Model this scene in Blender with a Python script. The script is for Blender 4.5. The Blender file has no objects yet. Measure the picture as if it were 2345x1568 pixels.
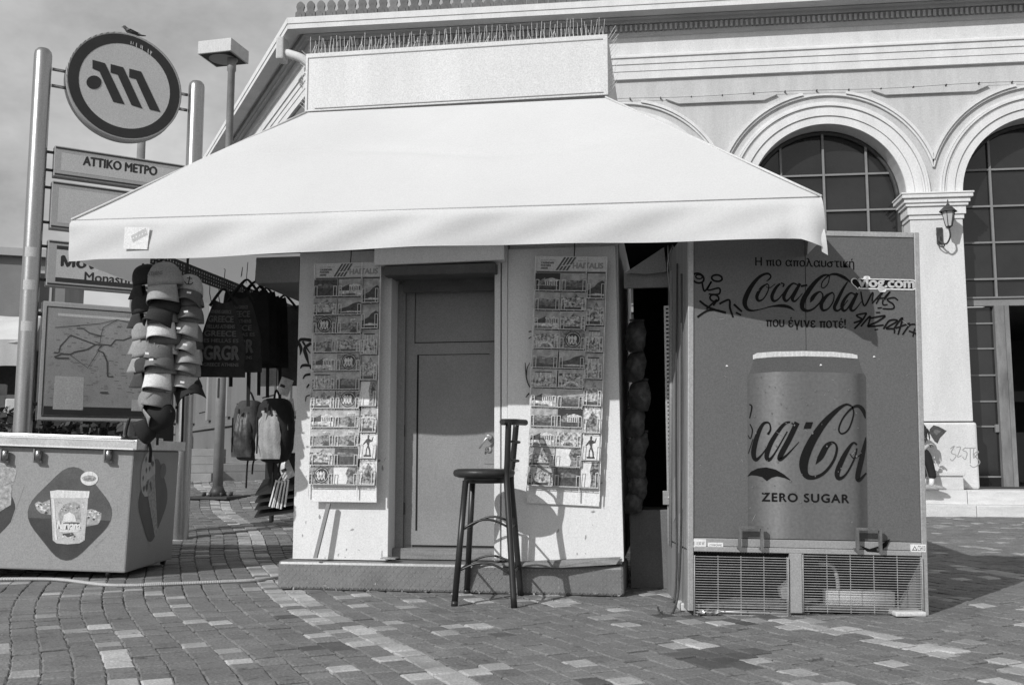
import bpy, bmesh, math, random
from mathutils import Vector, Matrix
random.seed(7)
R = math.radians
scene = bpy.context.scene
COL = scene.collection

# ------------------------------------------------------------------ camera
CAM_H, PITCH, LENS = 0.87, R(6.5), 35.0
cd = bpy.data.cameras.new('camera'); cd.lens = LENS; cd.sensor_width = 36.0; cd.clip_start = 0.05; cd.clip_end = 1200
cam = bpy.data.objects.new('camera', cd); COL.objects.link(cam)
cam.location = (0, 0, CAM_H); cam.rotation_euler = (R(90) + PITCH, 0, 0)
scene.camera = cam

# ------------------------------------------------------------------ light
SUN = Vector((0.84, 1.0, -0.84)).normalized()          # the way the light travels
sd = bpy.data.lights.new('sun', 'SUN'); sd.energy = 3.3; sd.angle = R(0.5); sd.color = (1, 1, 1)
sun = bpy.data.objects.new('sun', sd); COL.objects.link(sun)
sun.rotation_euler = SUN.to_track_quat('-Z', 'Y').to_euler()
world = bpy.data.worlds.new('World'); scene.world = world; world.use_nodes = True
nt = world.node_tree; N = nt.nodes; Lk = nt.links; N.clear()
sky = N.new('ShaderNodeTexSky'); sky.sky_type = 'NISHITA'; sky.sun_disc = False
sky.sun_elevation = math.asin(-SUN.z); sky.sun_rotation = math.atan2(-SUN.x, -SUN.y)
sky.air_density = 1.0; sky.dust_density = 1.2; sky.ozone_density = 1.0
bw = N.new('ShaderNodeRGBToBW')                          # black-and-white film
tc = N.new('ShaderNodeTexCoord'); mp = N.new('ShaderNodeMapping'); mp.inputs['Scale'].default_value = (1.0, 1.0, 1.7)
nz = N.new('ShaderNodeTexNoise'); nz.inputs['Scale'].default_value = 4.2; nz.inputs['Detail'].default_value = 6; nz.inputs['Roughness'].default_value = 0.62
cr = N.new('ShaderNodeMapRange'); cr.inputs[1].default_value = 0.30; cr.inputs[2].default_value = 0.72; cr.inputs[3].default_value = 2.75; cr.inputs[4].default_value = 5.4
pw = N.new('ShaderNodeMath'); pw.operation = 'POWER'; pw.inputs[1].default_value = 0.30      # thin haze evens the sky out
mu = N.new('ShaderNodeMath'); mu.operation = 'MULTIPLY'
bg = N.new('ShaderNodeBackground'); bg.inputs['Strength'].default_value = 0.10
wo = N.new('ShaderNodeOutputWorld')
Lk.new(sky.outputs[0], bw.inputs[0]); Lk.new(tc.outputs['Generated'], mp.inputs[0]); Lk.new(mp.outputs[0], nz.inputs['Vector'])
Lk.new(nz.outputs[0], cr.inputs[0]); Lk.new(bw.outputs[0], pw.inputs[0]); Lk.new(pw.outputs[0], mu.inputs[0]); Lk.new(cr.outputs[0], mu.inputs[1])
Lk.new(mu.outputs[0], bg.inputs[0]); Lk.new(bg.outputs[0], wo.inputs[0])
vs = scene.view_settings; vs.view_transform = 'Standard'; vs.look = 'None'; vs.exposure = 0.0; vs.gamma = 1.0; vs.use_curve_mapping = False
scene.cycles.max_bounces = 8

# ------------------------------------------------------------------ helpers
FPX = 2344 * LENS / 36.0
CAM = Vector((0, 0, CAM_H))
def ray(px, py):                                           # a point of the photograph (2344 px wide) as a direction
    x = (px - 1172) / FPX; y = (784 - py) / FPX
    return Vector((x, math.cos(PITCH) - y * math.sin(PITCH), math.sin(PITCH) + y * math.cos(PITCH)))
def on_ground(px, py, z=0.0):
    r = ray(px, py); return CAM + r * ((z - CAM_H) / r.z)

def mat(name, g, rough=0.7, var=0.0, scale=6.0, bump=0.0, bscale=60.0, metal=0.0, spec=0.35, detail=4.0, streak=None, island=0.0, transl=0.0, spots=0.0, obj_rand=0.0, world=False, grain=0.17, gscale=110.0, lo=0.25):
    m = bpy.data.materials.new(name); m.use_nodes = True
    n = m.node_tree.nodes; l = m.node_tree.links; b = n['Principled BSDF']
    b.inputs['Base Color'].default_value = (g, g, g, 1); b.inputs['Roughness'].default_value = rough
    b.inputs['Metallic'].default_value = metal; b.inputs['Specular IOR Level'].default_value = spec
    t = n.new('ShaderNodeTexCoord'); gp = n.new('ShaderNodeNewGeometry').outputs['Position']; co = gp if world else t.outputs['Object']
    val = None
    def math_(op, a, c):
        q = n.new('ShaderNodeMath'); q.operation = op
        for i, s in enumerate((a, c)):
            if isinstance(s, (int, float)): q.inputs[i].default_value = s
            else: l.new(s, q.inputs[i])
        return q.outputs[0]
    if var:
        z = n.new('ShaderNodeTexNoise'); z.inputs['Scale'].default_value = scale; z.inputs['Detail'].default_value = detail; z.inputs['Roughness'].default_value = 0.62
        if streak:
            mm = n.new('ShaderNodeMapping'); mm.inputs['Scale'].default_value = streak; l.new(co, mm.inputs[0]); l.new(mm.outputs[0], z.inputs['Vector'])
        else: l.new(co, z.inputs['Vector'])
        r = n.new('ShaderNodeMapRange'); r.inputs[1].default_value = lo; r.inputs[2].default_value = 1 - lo; r.inputs[3].default_value = 1 - var; r.inputs[4].default_value = 1 + var
        l.new(z.outputs[0], r.inputs[0]); val = r.outputs[0]
    if spots:
        z = n.new('ShaderNodeTexNoise'); z.inputs['Scale'].default_value = scale * 6; z.inputs['Detail'].default_value = 3; l.new(co, z.inputs['Vector'])
        r = n.new('ShaderNodeMapRange'); r.inputs[1].default_value = 0.62; r.inputs[2].default_value = 0.72; r.inputs[3].default_value = 1; r.inputs[4].default_value = 1 - spots
        l.new(z.outputs[0], r.inputs[0]); val = r.outputs[0] if val is None else math_('MULTIPLY', val, r.outputs[0])
    if island or obj_rand:
        src = []
        if island:
            q = n.new('ShaderNodeNewGeometry'); src.append(q.outputs['Random Per Island'])
        if obj_rand:
            q = n.new('ShaderNodeObjectInfo'); src.append(q.outputs['Random'])
        s = src[0] if len(src) == 1 else math_('FRACT', math_('ADD', src[0], src[1]), 0)
        k = max(island, obj_rand)
        s = math_('ADD', math_('MULTIPLY', s, 2 * k), 1 - k)
        val = s if val is None else math_('MULTIPLY', val, s)
    if grain:                                              # fine grit of the surface
        z = n.new('ShaderNodeTexNoise'); z.inputs['Scale'].default_value = gscale; z.inputs['Detail'].default_value = 2; z.inputs['Roughness'].default_value = 0.7; l.new(gp, z.inputs['Vector'])
        r = n.new('ShaderNodeMapRange'); r.inputs[1].default_value = 0.3; r.inputs[2].default_value = 0.7; r.inputs[3].default_value = 1 - grain; r.inputs[4].default_value = 1 + grain
        l.new(z.outputs[0], r.inputs[0]); val = r.outputs[0] if val is None else math_('MULTIPLY', val, r.outputs[0])
    if val is not None:
        o = math_('MULTIPLY', val, g); c = n.new('ShaderNodeCombineColor')
        for i in range(3): l.new(o, c.inputs[i])
        l.new(c.outputs[0], b.inputs['Base Color'])
    if bump:
        z = n.new('ShaderNodeTexNoise'); z.inputs['Scale'].default_value = bscale; z.inputs['Detail'].default_value = 4; l.new(t.outputs['Object'], z.inputs['Vector'])
        bp = n.new('ShaderNodeBump'); bp.inputs['Strength'].default_value = bump; bp.inputs['Distance'].default_value = 0.01
        l.new(z.outputs[0], bp.inputs['Height']); l.new(bp.outputs[0], b.inputs['Normal'])
    if transl:
        tr = n.new('ShaderNodeBsdfTranslucent'); tr.inputs[0].default_value = (g, g, g, 1)
        mx = n.new('ShaderNodeMixShader'); mx.inputs[0].default_value = transl; out = n['Material Output']
        l.new(b.outputs[0], mx.inputs[1]); l.new(tr.outputs[0], mx.inputs[2]); l.new(mx.outputs[0], out.inputs[0])
    return m

class Fr:
    """A local frame: x along the front to the east, y away from the camera, z up."""
    def __init__(s, loc, yaw=0.0, roll=0.0):
        s.loc = Vector(loc); s.rot = (0.0, roll, yaw)
        s.M = Matrix.Translation(s.loc) @ Matrix.Rotation(yaw, 4, 'Z') @ Matrix.Rotation(roll, 4, 'Y'); s.I = s.M.inverted()
    def at(s, px, py, y=0.0):                              # local (x, z) where the sight line through a photo point meets the local plane y
        o = s.I @ CAM; d = s.I.to_3x3() @ ray(px, py); p = o + d * ((y - o.y) / d.y); return (p.x, p.z)
    def pt(s, px, py, y=0.0):
        u, w = s.at(px, py, y); return Vector((u, y, w))

def thing(name, label, cat, loc=(0, 0, 0), rot=(0, 0, 0), group=None):
    o = bpy.data.objects.new(name, None); COL.objects.link(o); o.empty_display_size = 0.1
    o.location = loc; o.rotation_euler = rot; tag(o, label, cat, group); return o
def tag(o, label, cat, group=None):
    o['label'] = label; o['category'] = cat
    if group: o['group'] = group
def thing_fr(name, label, cat, fr, group=None): return thing(name, label, cat, fr.loc, fr.rot, group)
def sub(fr, x, y, z): return fr.M @ Vector((x, y, z))

class MB:
    def __init__(s, M=None): s.v = []; s.f = []; s.mi = []; s.M = M; s.sm = []
    def add(s, vs, fs, mi=0, smooth=False):
        b = len(s.v)
        for p in vs: s.v.append((s.M @ Vector(p)) if s.M else Vector(p))
        for f in fs: s.f.append([b + i for i in f]); s.mi.append(mi); s.sm.append(smooth)
        return s
    def hexa(s, p, mi=0):                                   # 4 points below, 4 above, both counter-clockwise from above
        return s.add(p, [(3, 2, 1, 0), (4, 5, 6, 7), (0, 1, 5, 4), (1, 2, 6, 5), (2, 3, 7, 6), (3, 0, 4, 7)], mi)
    def box(s, x0, x1, y0, y1, z0, z1, mi=0):
        return s.hexa([(x0, y0, z0), (x1, y0, z0), (x1, y1, z0), (x0, y1, z0), (x0, y0, z1), (x1, y0, z1), (x1, y1, z1), (x0, y1, z1)], mi)
    def prism(s, poly, y0, y1, mi=0):                       # poly: (x, z) counter-clockwise seen from the front; y0 the front
        n = len(poly)
        a = sum(poly[i][0] * poly[(i + 1) % n][1] - poly[(i + 1) % n][0] * poly[i][1] for i in range(n))
        if a < 0: poly = list(reversed(poly))
        vs = [(x, y0, z) for x, z in poly] + [(x, y1, z) for x, z in poly]
        fs = [tuple(range(n)), tuple(range(2 * n - 1, n - 1, -1))] + [(i, i + n, (i + 1) % n + n, (i + 1) % n) for i in range(n)]
        return s.add(vs, fs, mi)
    def flat(s, poly, y, mi=0):
        n = len(poly)
        a = sum(poly[i][0] * poly[(i + 1) % n][1] - poly[(i + 1) % n][0] * poly[i][1] for i in range(n))
        if a < 0: poly = list(reversed(poly))
        return s.add([(x, y, z) for x, z in poly], [tuple(range(n))], mi)
    def tube(s, pts, r, n=8, mi=0, cap=True, smooth=True):
        pts = [Vector(p) for p in pts]; k = len(pts); rs = r if isinstance(r, (list, tuple)) else [r] * k
        vs = []; fs = []; ref = None
        for i, p in enumerate(pts):
            t = (pts[min(i + 1, k - 1)] - pts[max(i - 1, 0)]).normalized()
            if ref is None: ref = Vector((0, 0, 1)) if abs(t.z) < 0.9 else Vector((1, 0, 0))
            a = (ref - t * ref.dot(t)).normalized(); ref = a; c = t.cross(a)
            for j in range(n):
                w = 2 * math.pi * j / n; vs.append(p + (a * math.cos(w) + c * math.sin(w)) * rs[i])
        for i in range(k - 1):
            for j in range(n): fs.append((i * n + j, i * n + (j + 1) % n, (i + 1) * n + (j + 1) % n, (i + 1) * n + j))
        s.add(vs, fs, mi, smooth)
        if cap:
            b = len(s.v) - len(vs); s.f.append([b + j for j in range(n - 1, -1, -1)]); s.f.append([b + (k - 1) * n + j for j in range(n)]); s.mi += [mi, mi]; s.sm += [False, False]
        return s
    def lathe(s, prof, n=16, c=(0, 0, 0), mi=0, axis='z', smooth=True, arc=2 * math.pi):
        vs = []; fs = []; full = arc > 6.28; m = n if full else n + 1
        for r, h in prof:
            for j in range(m):
                w = arc * j / n; x, y = r * math.cos(w), r * math.sin(w)
                q = {'z': (x, y, h), 'y': (x, h, y), 'x': (h, x, y)}[axis]; vs.append((q[0] + c[0], q[1] + c[1], q[2] + c[2]))
        for i in range(len(prof) - 1):
            for j in range(n if full else n):
                k = (j + 1) % m; f = (i * m + j, i * m + k, (i + 1) * m + k, (i + 1) * m + j); fs.append(f if axis != 'y' else f[::-1])
        return s.add(vs, fs, mi, smooth)
    def grid(s, fn, nu, nv, mi=0, smooth=True):
        vs = [fn(i / nu, j / nv) for j in range(nv + 1) for i in range(nu + 1)]; w = nu + 1
        fs = [(j * w + i, j * w + i + 1, (j + 1) * w + i + 1, (j + 1) * w + i) for j in range(nv) for i in range(nu)]
        return s.add(vs, fs, mi, smooth)
    def mesh(s, name, mats):
        me = bpy.data.meshes.new(name); me.from_pydata([tuple(p) for p in s.v], [], s.f)
        for m in (mats if isinstance(mats, (list, tuple)) else [mats]): me.materials.append(m)
        me.polygons.foreach_set('material_index', s.mi); me.polygons.foreach_set('use_smooth', s.sm); me.update(); return me
    def build(s, name, mats, parent=None, label=None, bevel=0.0, solid=0.0, kind=None, sub=0):
        return link(s.mesh(name, mats), name, parent, label, bevel, solid, kind, sub)
def link(me, name, parent=None, label=None, bevel=0.0, solid=0.0, kind=None, sub=0):
    o = bpy.data.objects.new(name, me); COL.objects.link(o)
    if parent: o.parent = parent
    if label: o['label'] = label
    if kind: o['kind'] = kind
    if solid: q = o.modifiers.new('thick', 'SOLIDIFY'); q.thickness = solid; q.offset = 0
    if sub: q = o.modifiers.new('smooth', 'SUBSURF'); q.levels = q.render_levels = sub
    if bevel: q = o.modifiers.new('edge', 'BEVEL'); q.width = bevel; q.segments = 2; q.limit_method = 'ANGLE'; q.angle_limit = R(40)
    return o

def spline(pts, k=6):                                      # Catmull-Rom through points of any dimension
    P = [tuple(map(float, p)) for p in pts]; out = []
    for i in range(len(P) - 1):
        a, b, c, d = P[max(i - 1, 0)], P[i], P[i + 1], P[min(i + 2, len(P) - 1)]
        for j in range(k):
            t = j / k
            out.append(tuple(0.5 * (2 * q1 + (q2 - q0) * t + (2 * q0 - 5 * q1 + 4 * q2 - q3) * t * t + (3 * q1 - q0 - 3 * q2 + q3) * t ** 3) for q0, q1, q2, q3 in zip(a, b, c, d)))
    out.append(P[-1]); return out
def stroke(mb, pts, y, mi=0, clip=None, k=6, curved=True):  # pts: (x, z, width) on the plane y: a brush stroke as a flat ribbon with round ends
    q = spline(pts, k) if curved and len(pts) > 2 else [tuple(map(float, p)) for p in pts]
    L = []; Rr = []; n = len(q)
    for i, (x, z, w) in enumerate(q):
        a, b = q[max(i - 1, 0)], q[min(i + 1, n - 1)]; dx, dz = b[0] - a[0], b[1] - a[1]; d = math.hypot(dx, dz) or 1e-6
        nx, nz = -dz / d * w / 2, dx / d * w / 2
        p1, p2 = [x + nx, z + nz], [x - nx, z - nz]
        if clip:
            for p in (p1, p2): p[0] = min(max(p[0], clip[0]), clip[1])
        L.append(p1); Rr.append(p2)
    vs = [(p[0], y, p[1]) for p in L] + [(p[0], y, p[1]) for p in Rr]
    mb.add(vs, [(i, i + n, i + n + 1, i + 1) for i in range(n - 1)], mi)
    return mb
def text(body, parent, m, x, z, y, width=None, height=None, name='lettering', align='CENTER', bold=0.0, shear=0.0, rot=0.0, space=1.0, mb=None, mi=0):
    """Flat lettering on the plane y, centred on (x, z) (or starting there), fitted to a width and a cap height."""
    c = bpy.data.curves.new('t', 'FONT'); c.body = body; c.size = 1; c.shear = shear; c.resolution_u = 4; c.space_character = space
    o = bpy.data.objects.new('t', c); COL.objects.link(o)
    dg = bpy.context.evaluated_depsgraph_get(); me = bpy.data.meshes.new_from_object(o.evaluated_get(dg))
    bpy.data.objects.remove(o)
    V = [v.co.copy() for v in me.vertices]
    if not V: return None
    x0, x1 = min(v.x for v in V), max(v.x for v in V); y0, y1 = min(v.y for v in V), max(v.y for v in V)
    sx = (width / (x1 - x0)) if width else None; sy = (height / (y1 - y0)) if height else None
    sx = sx or sy; sy = sy or sx
    ca, sa = math.cos(rot), math.sin(rot); q = mb or MB(); cap = (y1 - y0) * sy
    fs = [tuple(p.vertices) for p in me.polygons]
    # the glyphs face +Z in their own plane; turned to stand up they face the viewer; heavier lettering is overprinted a hair aside
    for k, (dx, dz) in enumerate(((0, 0), (1, 0.3), (-1, -0.3), (0.5, 1), (-0.5, -1))[:5 if bold else 1]):
        vs2 = []
        for v in V:
            g = (v.x - ((x0 + x1) / 2 if align == 'CENTER' else x0)) * sx + dx * bold * cap; b = (v.y - (y0 + y1) / 2) * sy + dz * bold * cap * 0.8
            vs2.append((x + g * ca - b * sa, y - k * 0.00012, z + g * sa + b * ca))
        q.add(vs2, fs, mi)
    return q.build(name, m, parent) if mb is None else mb

def letters(body, parent, m, x, z, y, width, cap, name='lettering', bold=0.0):
    """A line of Greek set letter by letter; pi and sigma are cut from bars and an o. Centred on (x, z)."""
    g = MB(); pen = 0.0; xh = 0.50; st = 0.085
    def glyph(ch, at):
        c = bpy.data.curves.new('t', 'FONT'); c.body = ch; c.size = 1; c.resolution_u = 4; o = bpy.data.objects.new('t', c); COL.objects.link(o)
        me = bpy.data.meshes.new_from_object(o.evaluated_get(bpy.context.evaluated_depsgraph_get())); bpy.data.objects.remove(o)
        x0 = min(v.co.x for v in me.vertices); x1 = max(v.co.x for v in me.vertices)
        return [(v.co.x - x0 + at, v.co.y) for v in me.vertices], [tuple(p.vertices) for p in me.polygons], x1 - x0
    out = []
    for ch in body:
        if ch == ' ': pen += 0.30; continue
        if ch == 'π':
            for q in ((0, 0.50, xh - st, xh), (0.07, 0.07 + st, 0, xh - st), (0.35, 0.35 + st, 0, xh - st)): out.append(([(pen + q[0], q[2]), (pen + q[1], q[2]), (pen + q[1], q[3]), (pen + q[0], q[3])], [(0, 1, 2, 3)]))
            w = 0.50
        else:
            v, f, w = glyph('o' if ch == 'σ' else ch, pen); out.append((v, f))
            if ch == 'σ': out.append(([(pen + w * 0.5, xh - st), (pen + w + 0.08, xh - st), (pen + w + 0.08, xh), (pen + w * 0.5, xh)], [(0, 1, 2, 3)])); w += 0.08
        pen += w + 0.085
    s = width / pen; sz = cap / 0.72
    for i, (v, f) in enumerate(out):
        for k, (dx, dz) in enumerate(((0, 0), (1, 0.4), (-1, -0.4))[:3 if bold else 1]): g.add([(x - width / 2 + p[0] * s + dx * bold * cap, y - k * 0.00012 - (i % 2) * 0.00005, z + (p[1] - 0.25) * sz + dz * bold * cap) for p in v], f)
    return g.build(name, m, parent)

def smooth01(a, b, x):
    t = min(max((x - a) / (b - a), 0), 1); return t * t * (3 - 2 * t)
def ground_z(x, y):                                         # the square rises towards the far end of the station
    return 0.06 * min(max(y - 8.5, 0), 7.6) * smooth01(0.5, -2.5, x)

# ------------------------------------------------------------------ materials
M_joint = mat('joint_sand', 0.10, 0.95, 0.3, 9, world=True)
M_pav = mat('paver_grey', 0.178, 0.85, 0.24, 2.0, 0.45, 70, island=0.10, obj_rand=0.10, spots=0.4, world=True, grain=0.30, gscale=90, detail=7)
M_pavl = mat('paver_pale', 0.36, 0.85, 0.28, 3, 0.45, 70, island=0.24, obj_rand=0.24, spots=0.35, world=True, grain=0.22, gscale=90, detail=7)
M_pavd = mat('paver_wet', 0.10, 0.6, 0.25, 3, 0.3, 70, island=0.15, obj_rand=0.15, world=True, grain=0.3)
M_plaster = mat('pale_plaster', 0.62, 0.85, 0.11, 1.3, 0.2, 35, streak=(2.5, 2.5, 0.5), gscale=55, grain=0.12)
M_plaster2 = mat('grey_plaster', 0.50, 0.85, 0.13, 1.6, 0.2, 35, streak=(2.5, 2.5, 0.5), gscale=55, grain=0.12)
M_trim = mat('white_moulding', 0.66, 0.8, 0.10, 2.0, 0.1, 40, streak=(2, 2, 0.6), gscale=55, grain=0.1)
M_soff = mat('soffit_plaster', 0.46, 0.85, 0.12, 2)
M_groove = mat('cornice_shade_band', 0.30, 0.9, 0.08, 2)
M_tile = mat('terracotta_tile', 0.16, 0.85, 0.3, 8, 0.3, 60, obj_rand=0.2)
M_glass = mat('dark_window_glass', 0.022, 0.05, 0.5, 0.9, spec=0.6, bump=0.02, bscale=1.5)
M_mull = mat('window_bar', 0.22, 0.6, 0.12, 5)
M_dark = mat('gap_shade_dark', 0.022, 0.9, 0.3, 2)
M_stepg = mat('shade_dimmed_step', 0.26, 0.7, 0.2, 3, 0.2, 40); M_marble = mat('marble_step', 0.60, 0.6, 0.14, 3, 0.15, 40, streak=(1, 1, 4))  # side steps get a darker copy of the stone, shade put into its colour
M_black = mat('black_paint', 0.018, 0.45, 0.2, 6)
M_iron = mat('dark_iron', 0.05, 0.5, 0.3, 14, 0.2, 80)
M_steel = mat('brushed_steel', 0.36, 0.30, 0.12, 5, 0.05, 120, metal=0.9, streak=(6, 6, 0.4))
M_alu = mat('aluminium', 0.60, 0.38, 0.15, 6, metal=0.8)
M_spike = mat('spike_wire', 0.75, 0.5)
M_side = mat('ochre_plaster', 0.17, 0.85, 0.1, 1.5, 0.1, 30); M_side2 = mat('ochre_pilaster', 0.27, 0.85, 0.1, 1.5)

# ------------------------------------------------------------------ ground and paving
gm = MB()
ys = [-30, 0, 4, 8.5] + [8.5 + 0.95 * i for i in range(1, 9)] + [18, 24, 40, 90, 400]
xs = [-400, -60, -20, -10, -6, -4, -2.5] + [-2.5 + 0.375 * i for i in range(1, 9)] + [2, 6, 12, 30, 60, 400]
W = len(xs)
gm.add([(x, y, ground_z(x, y) - 0.014) for y in ys for x in xs], [(j * W + i, j * W + i + 1, (j + 1) * W + i + 1, (j + 1) * W + i) for j in range(len(ys) - 1) for i in range(W - 1)])
ground = gm.build('plaza_ground', M_joint, kind='structure')
ground['label'] = 'paved square of small grey setts with curving pale bands'

PIT = 0.122
AX, AY = (0.36, -0.933), (0.933, 0.36)
def pave_xy(s, t):
    X = AY[0] * t + AX[0] * s; Y = AY[1] * t + AX[1] * s
    return X - 0.20 * math.exp(-((Y - 6.9) / 1.5) ** 2) + 0.04 * math.sin(Y * 1.9 + 0.6), Y
BANDS = (0.02, 1.15, 2.57, 3.46, -1.2, -2.6, 4.9, 6.3, -3.9, 7.7)
wet = [((0.92, 4.5), 0.22), ((0.35, 4.0), 0.10), ((-0.05, 5.05), 0.08), ((-0.85, 4.75), 0.13), ((-1.3, 5.5), 0.12), ((1.3, 5.45), 0.2), ((0.9, 5.55), 0.15)]
prand = random.Random(11); cells = []
for j in range(-60, 100):
    t = j * PIT; sh = (j % 2) * 0.5 + prand.uniform(-0.12, 0.12)
    d = min(abs(t - b) for b in BANDS)
    for i in range(-150, 20):
        s = (i + sh) * PIT; X, Y = pave_xy(s, t)
        if not (3.05 < Y < 17.2) or abs(X) > 0.56 * Y + 0.2: continue
        w0 = prand.random()
        k = 0
        main = abs(t - 1.15) < 0.3
        if d < 0.10: k = 1 if w0 < (0.84 if main else 0.55 if t > 2 else 0.38 if Y < 8 else 0.6) else 0
        elif d < 0.16: k = 1 if w0 < (0.4 if main else 0.15) else 0
        elif w0 < 0.055: k = 1
        for (cx, cy), rr in wet:
            if (X - cx) ** 2 + (Y - cy) ** 2 < rr * rr and prand.random() < 0.7: k = 2 if k == 0 or prand.random() < 0.5 else k
        cells.append((Y, X, s, t, k))
cells.sort()
def paver_solid(lift, tilt, seed):
    r = random.Random(seed); h = PIT * 0.5; g = r.uniform(0.001, 0.0045); c = 0.007
    def corner(a, b, inset, z): return (a * (h - g - inset) + r.uniform(-0.004, 0.004), b * (h - g - inset) + r.uniform(-0.004, 0.004), z)
    Q = [(-1, -1), (1, -1), (1, 1), (-1, 1)]
    lo = [corner(a, b, 0, -0.03) for a, b in Q]; mi_ = [corner(a, b, 0, lift - 0.005 + tilt * a) for a, b in Q]; hi = [corner(a, b, c, lift + tilt * a) for a, b in Q]
    return lo + mi_ + hi, [(0, 1, 5, 4), (1, 2, 6, 5), (2, 3, 7, 6), (3, 0, 4, 7), (4, 5, 9, 8), (5, 6, 10, 9), (6, 7, 11, 10), (7, 4, 8, 11), (8, 9, 10, 11)]
pmesh = {}
PM = (M_pav, M_pavl, M_pavd)
for k in range(3):
    for q in range(9):
        vs_, fs_ = paver_solid(prand.uniform(-0.003, 0.003), prand.uniform(-0.0022, 0.0022), q * 7 + k); b = MB(); b.add(vs_, fs_); pmesh[k, q] = b.mesh('paver', PM[k])
rest = MB()
for n, (Y, X, s, t, k) in enumerate(cells):
    X2, Y2 = pave_xy(s + 0.05, t); ang = math.atan2(Y2 - Y, X2 - X)      # along the band
    z = ground_z(X, Y)
    if n < 300:
        o = bpy.data.objects.new('paver', pmesh[k, prand.randrange(9)]); COL.objects.link(o); o.parent = ground
        o.location = (X, Y, z + prand.uniform(-0.002, 0.002)); o.rotation_euler = (0, 0, ang + prand.uniform(-0.02, 0.02))
    else:
        vs_, fs_ = paver_solid(prand.uniform(-0.004, 0.004), prand.uniform(-0.0022, 0.0022), n % 40); rest.M = Matrix.Translation((X, Y, z)) @ Matrix.Rotation(ang, 4, 'Z')
        rest.add(vs_, fs_, k)
rest.build('paving', list(PM), ground, kind='stuff')

# ------------------------------------------------------------------ the station building
B = Fr((6.72, 15.35, 0), R(-7))
bld = thing_fr('station_building', 'pale neoclassical station building with arched windows and a tiled eave behind the kiosk', 'building', B)
ZS, RA, HB = 4.97, 1.21, 1.635                              # springing, opening radius, half bay
XL, XR = -10.30, 8.0
TOP_ARC = 6.70
def arch_wall(c, half_l, half_r):
    b = MB(); n = 28; ins = [(c + RA * math.cos(math.pi * i / n), ZS + RA * math.sin(math.pi * i / n)) for i in range(n + 1)]
    def outer(i):
        a = math.pi * i / n; dx, dz = math.cos(a), math.sin(a); k = (half_r if dx > 0 else half_l) / abs(dx) if abs(dx) > 1e-6 else 1e9
        k = min(k, (TOP_ARC - ZS) / dz if dz > 1e-6 else 1e9); return (c + dx * k, ZS + dz * k)
    out = [outer(i) for i in range(n + 1)]
    # keep the top corners square
    for side, h in ((1, half_r), (-1, half_l)):
        ca = math.atan2(TOP_ARC - ZS, h); i = round((ca if side > 0 else math.pi - ca) / math.pi * n); out[i] = (c + side * h, TOP_ARC)
    vs_ = [(x, 0, z) for x, z in ins] + [(x, 0, z) for x, z in out] + [(x, 0.42, z) for x, z in ins]
    m = n + 1
    b.add(vs_, [(i, i + m, i + m + 1, i + 1) for i in range(n)])
    b.add(vs_, [(i + 1, i + 1 + 2 * m, i + 2 * m, i) for i in range(n)], 0)
    return b
def ring(b, c, r0, r1, y, mi=0, lim=HB, a0=0, n=48):
    """A raised band of the arch surround, cut off at the neighbouring bay and under the frieze."""
    for i in range(n):
        q = []
        for r, k in ((r0, i), (r1, i), (r1, i + 1), (r0, i + 1)):
            a = math.pi * k / n; q.append((c + r * math.cos(a), ZS + r * math.sin(a)))
        mx = sum(p[0] for p in q) / 4; mz = sum(p[1] for p in q) / 4
        if abs(mx - c) > lim or mz > TOP_ARC - 0.03: continue
        q = [(min(max(x, c - HB), c + HB), min(z, TOP_ARC - 0.004)) for x, z in q]
        b.prism(q, y, 0.0 if r0 > RA else 0.003, mi)
piers = [-0.053 + 3.27 * k for k in (-1, 0, 1, 2, -2)]
bays = [-1.688 + 3.27 * k for k in (0, 1, 2, -1, -2)]
for c in bays:
    arch_wall(c, HB, HB).build('arched_wall', M_plaster2, bld)
    b = MB()
    ring(b, c, RA, RA + 0.125, -0.030); ring(b, c, RA + 0.130, RA + 0.245, -0.055); ring(b, c, RA + 0.25, RA + 0.285, -0.035); ring(b, c, RA + 0.29, RA + 0.32, -0.07); ring(b, c, RA + 0.325, RA + 0.36, -0.05)
    ring(b, c, RA + 0.47, RA + 0.50, -0.045); ring(b, c, RA + 0.505, RA + 0.55, -0.075)
    b.build('arch_surround', M_trim, bld)
    # raised margin over the sunk triangle between two arches
    b = MB(); b.prism([(c + 0.95, TOP_ARC - 0.09), (c + 2 * HB - 0.95, TOP_ARC - 0.09), (c + 2 * HB - 0.74, TOP_ARC - 0.001), (c + 0.74, TOP_ARC - 0.001)], -0.055, 0.0); b.build('spandrel_margin', M_plaster2, bld)
b = MB(); b.box(XL, bays[-1] - HB, 0, 0.4, 0.0, TOP_ARC); b.build('end_wall', M_plaster2, bld)
# piers, their bases and capitals
for c in piers:
    b = MB(); b.box(c - 0.395, c + 0.395, -0.045, 0.42, 1.40, 4.56); b.build('pier', M_plaster, bld, bevel=0.008)
    b = MB(); b.box(c - 0.43, c + 0.43, -0.10, 0.43, 0.37, 1.38); b.build('pier_base', M_plaster, bld, bevel=0.035)
    b = MB()
    for z0, z1, p in ((4.56, 4.63, 0.02), (4.63, 4.76, 0.045), (4.76, 4.81, 0.075), (4.81, 4.88, 0.10), (4.88, 4.94, 0.135), (4.94, 4.968, 0.15)):
        b.box(c - 0.395 - p, c + 0.395 + p, -0.045 - p, 0.40, z0, z1)
    b.build('capital', M_trim, bld, bevel=0.006)
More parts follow.
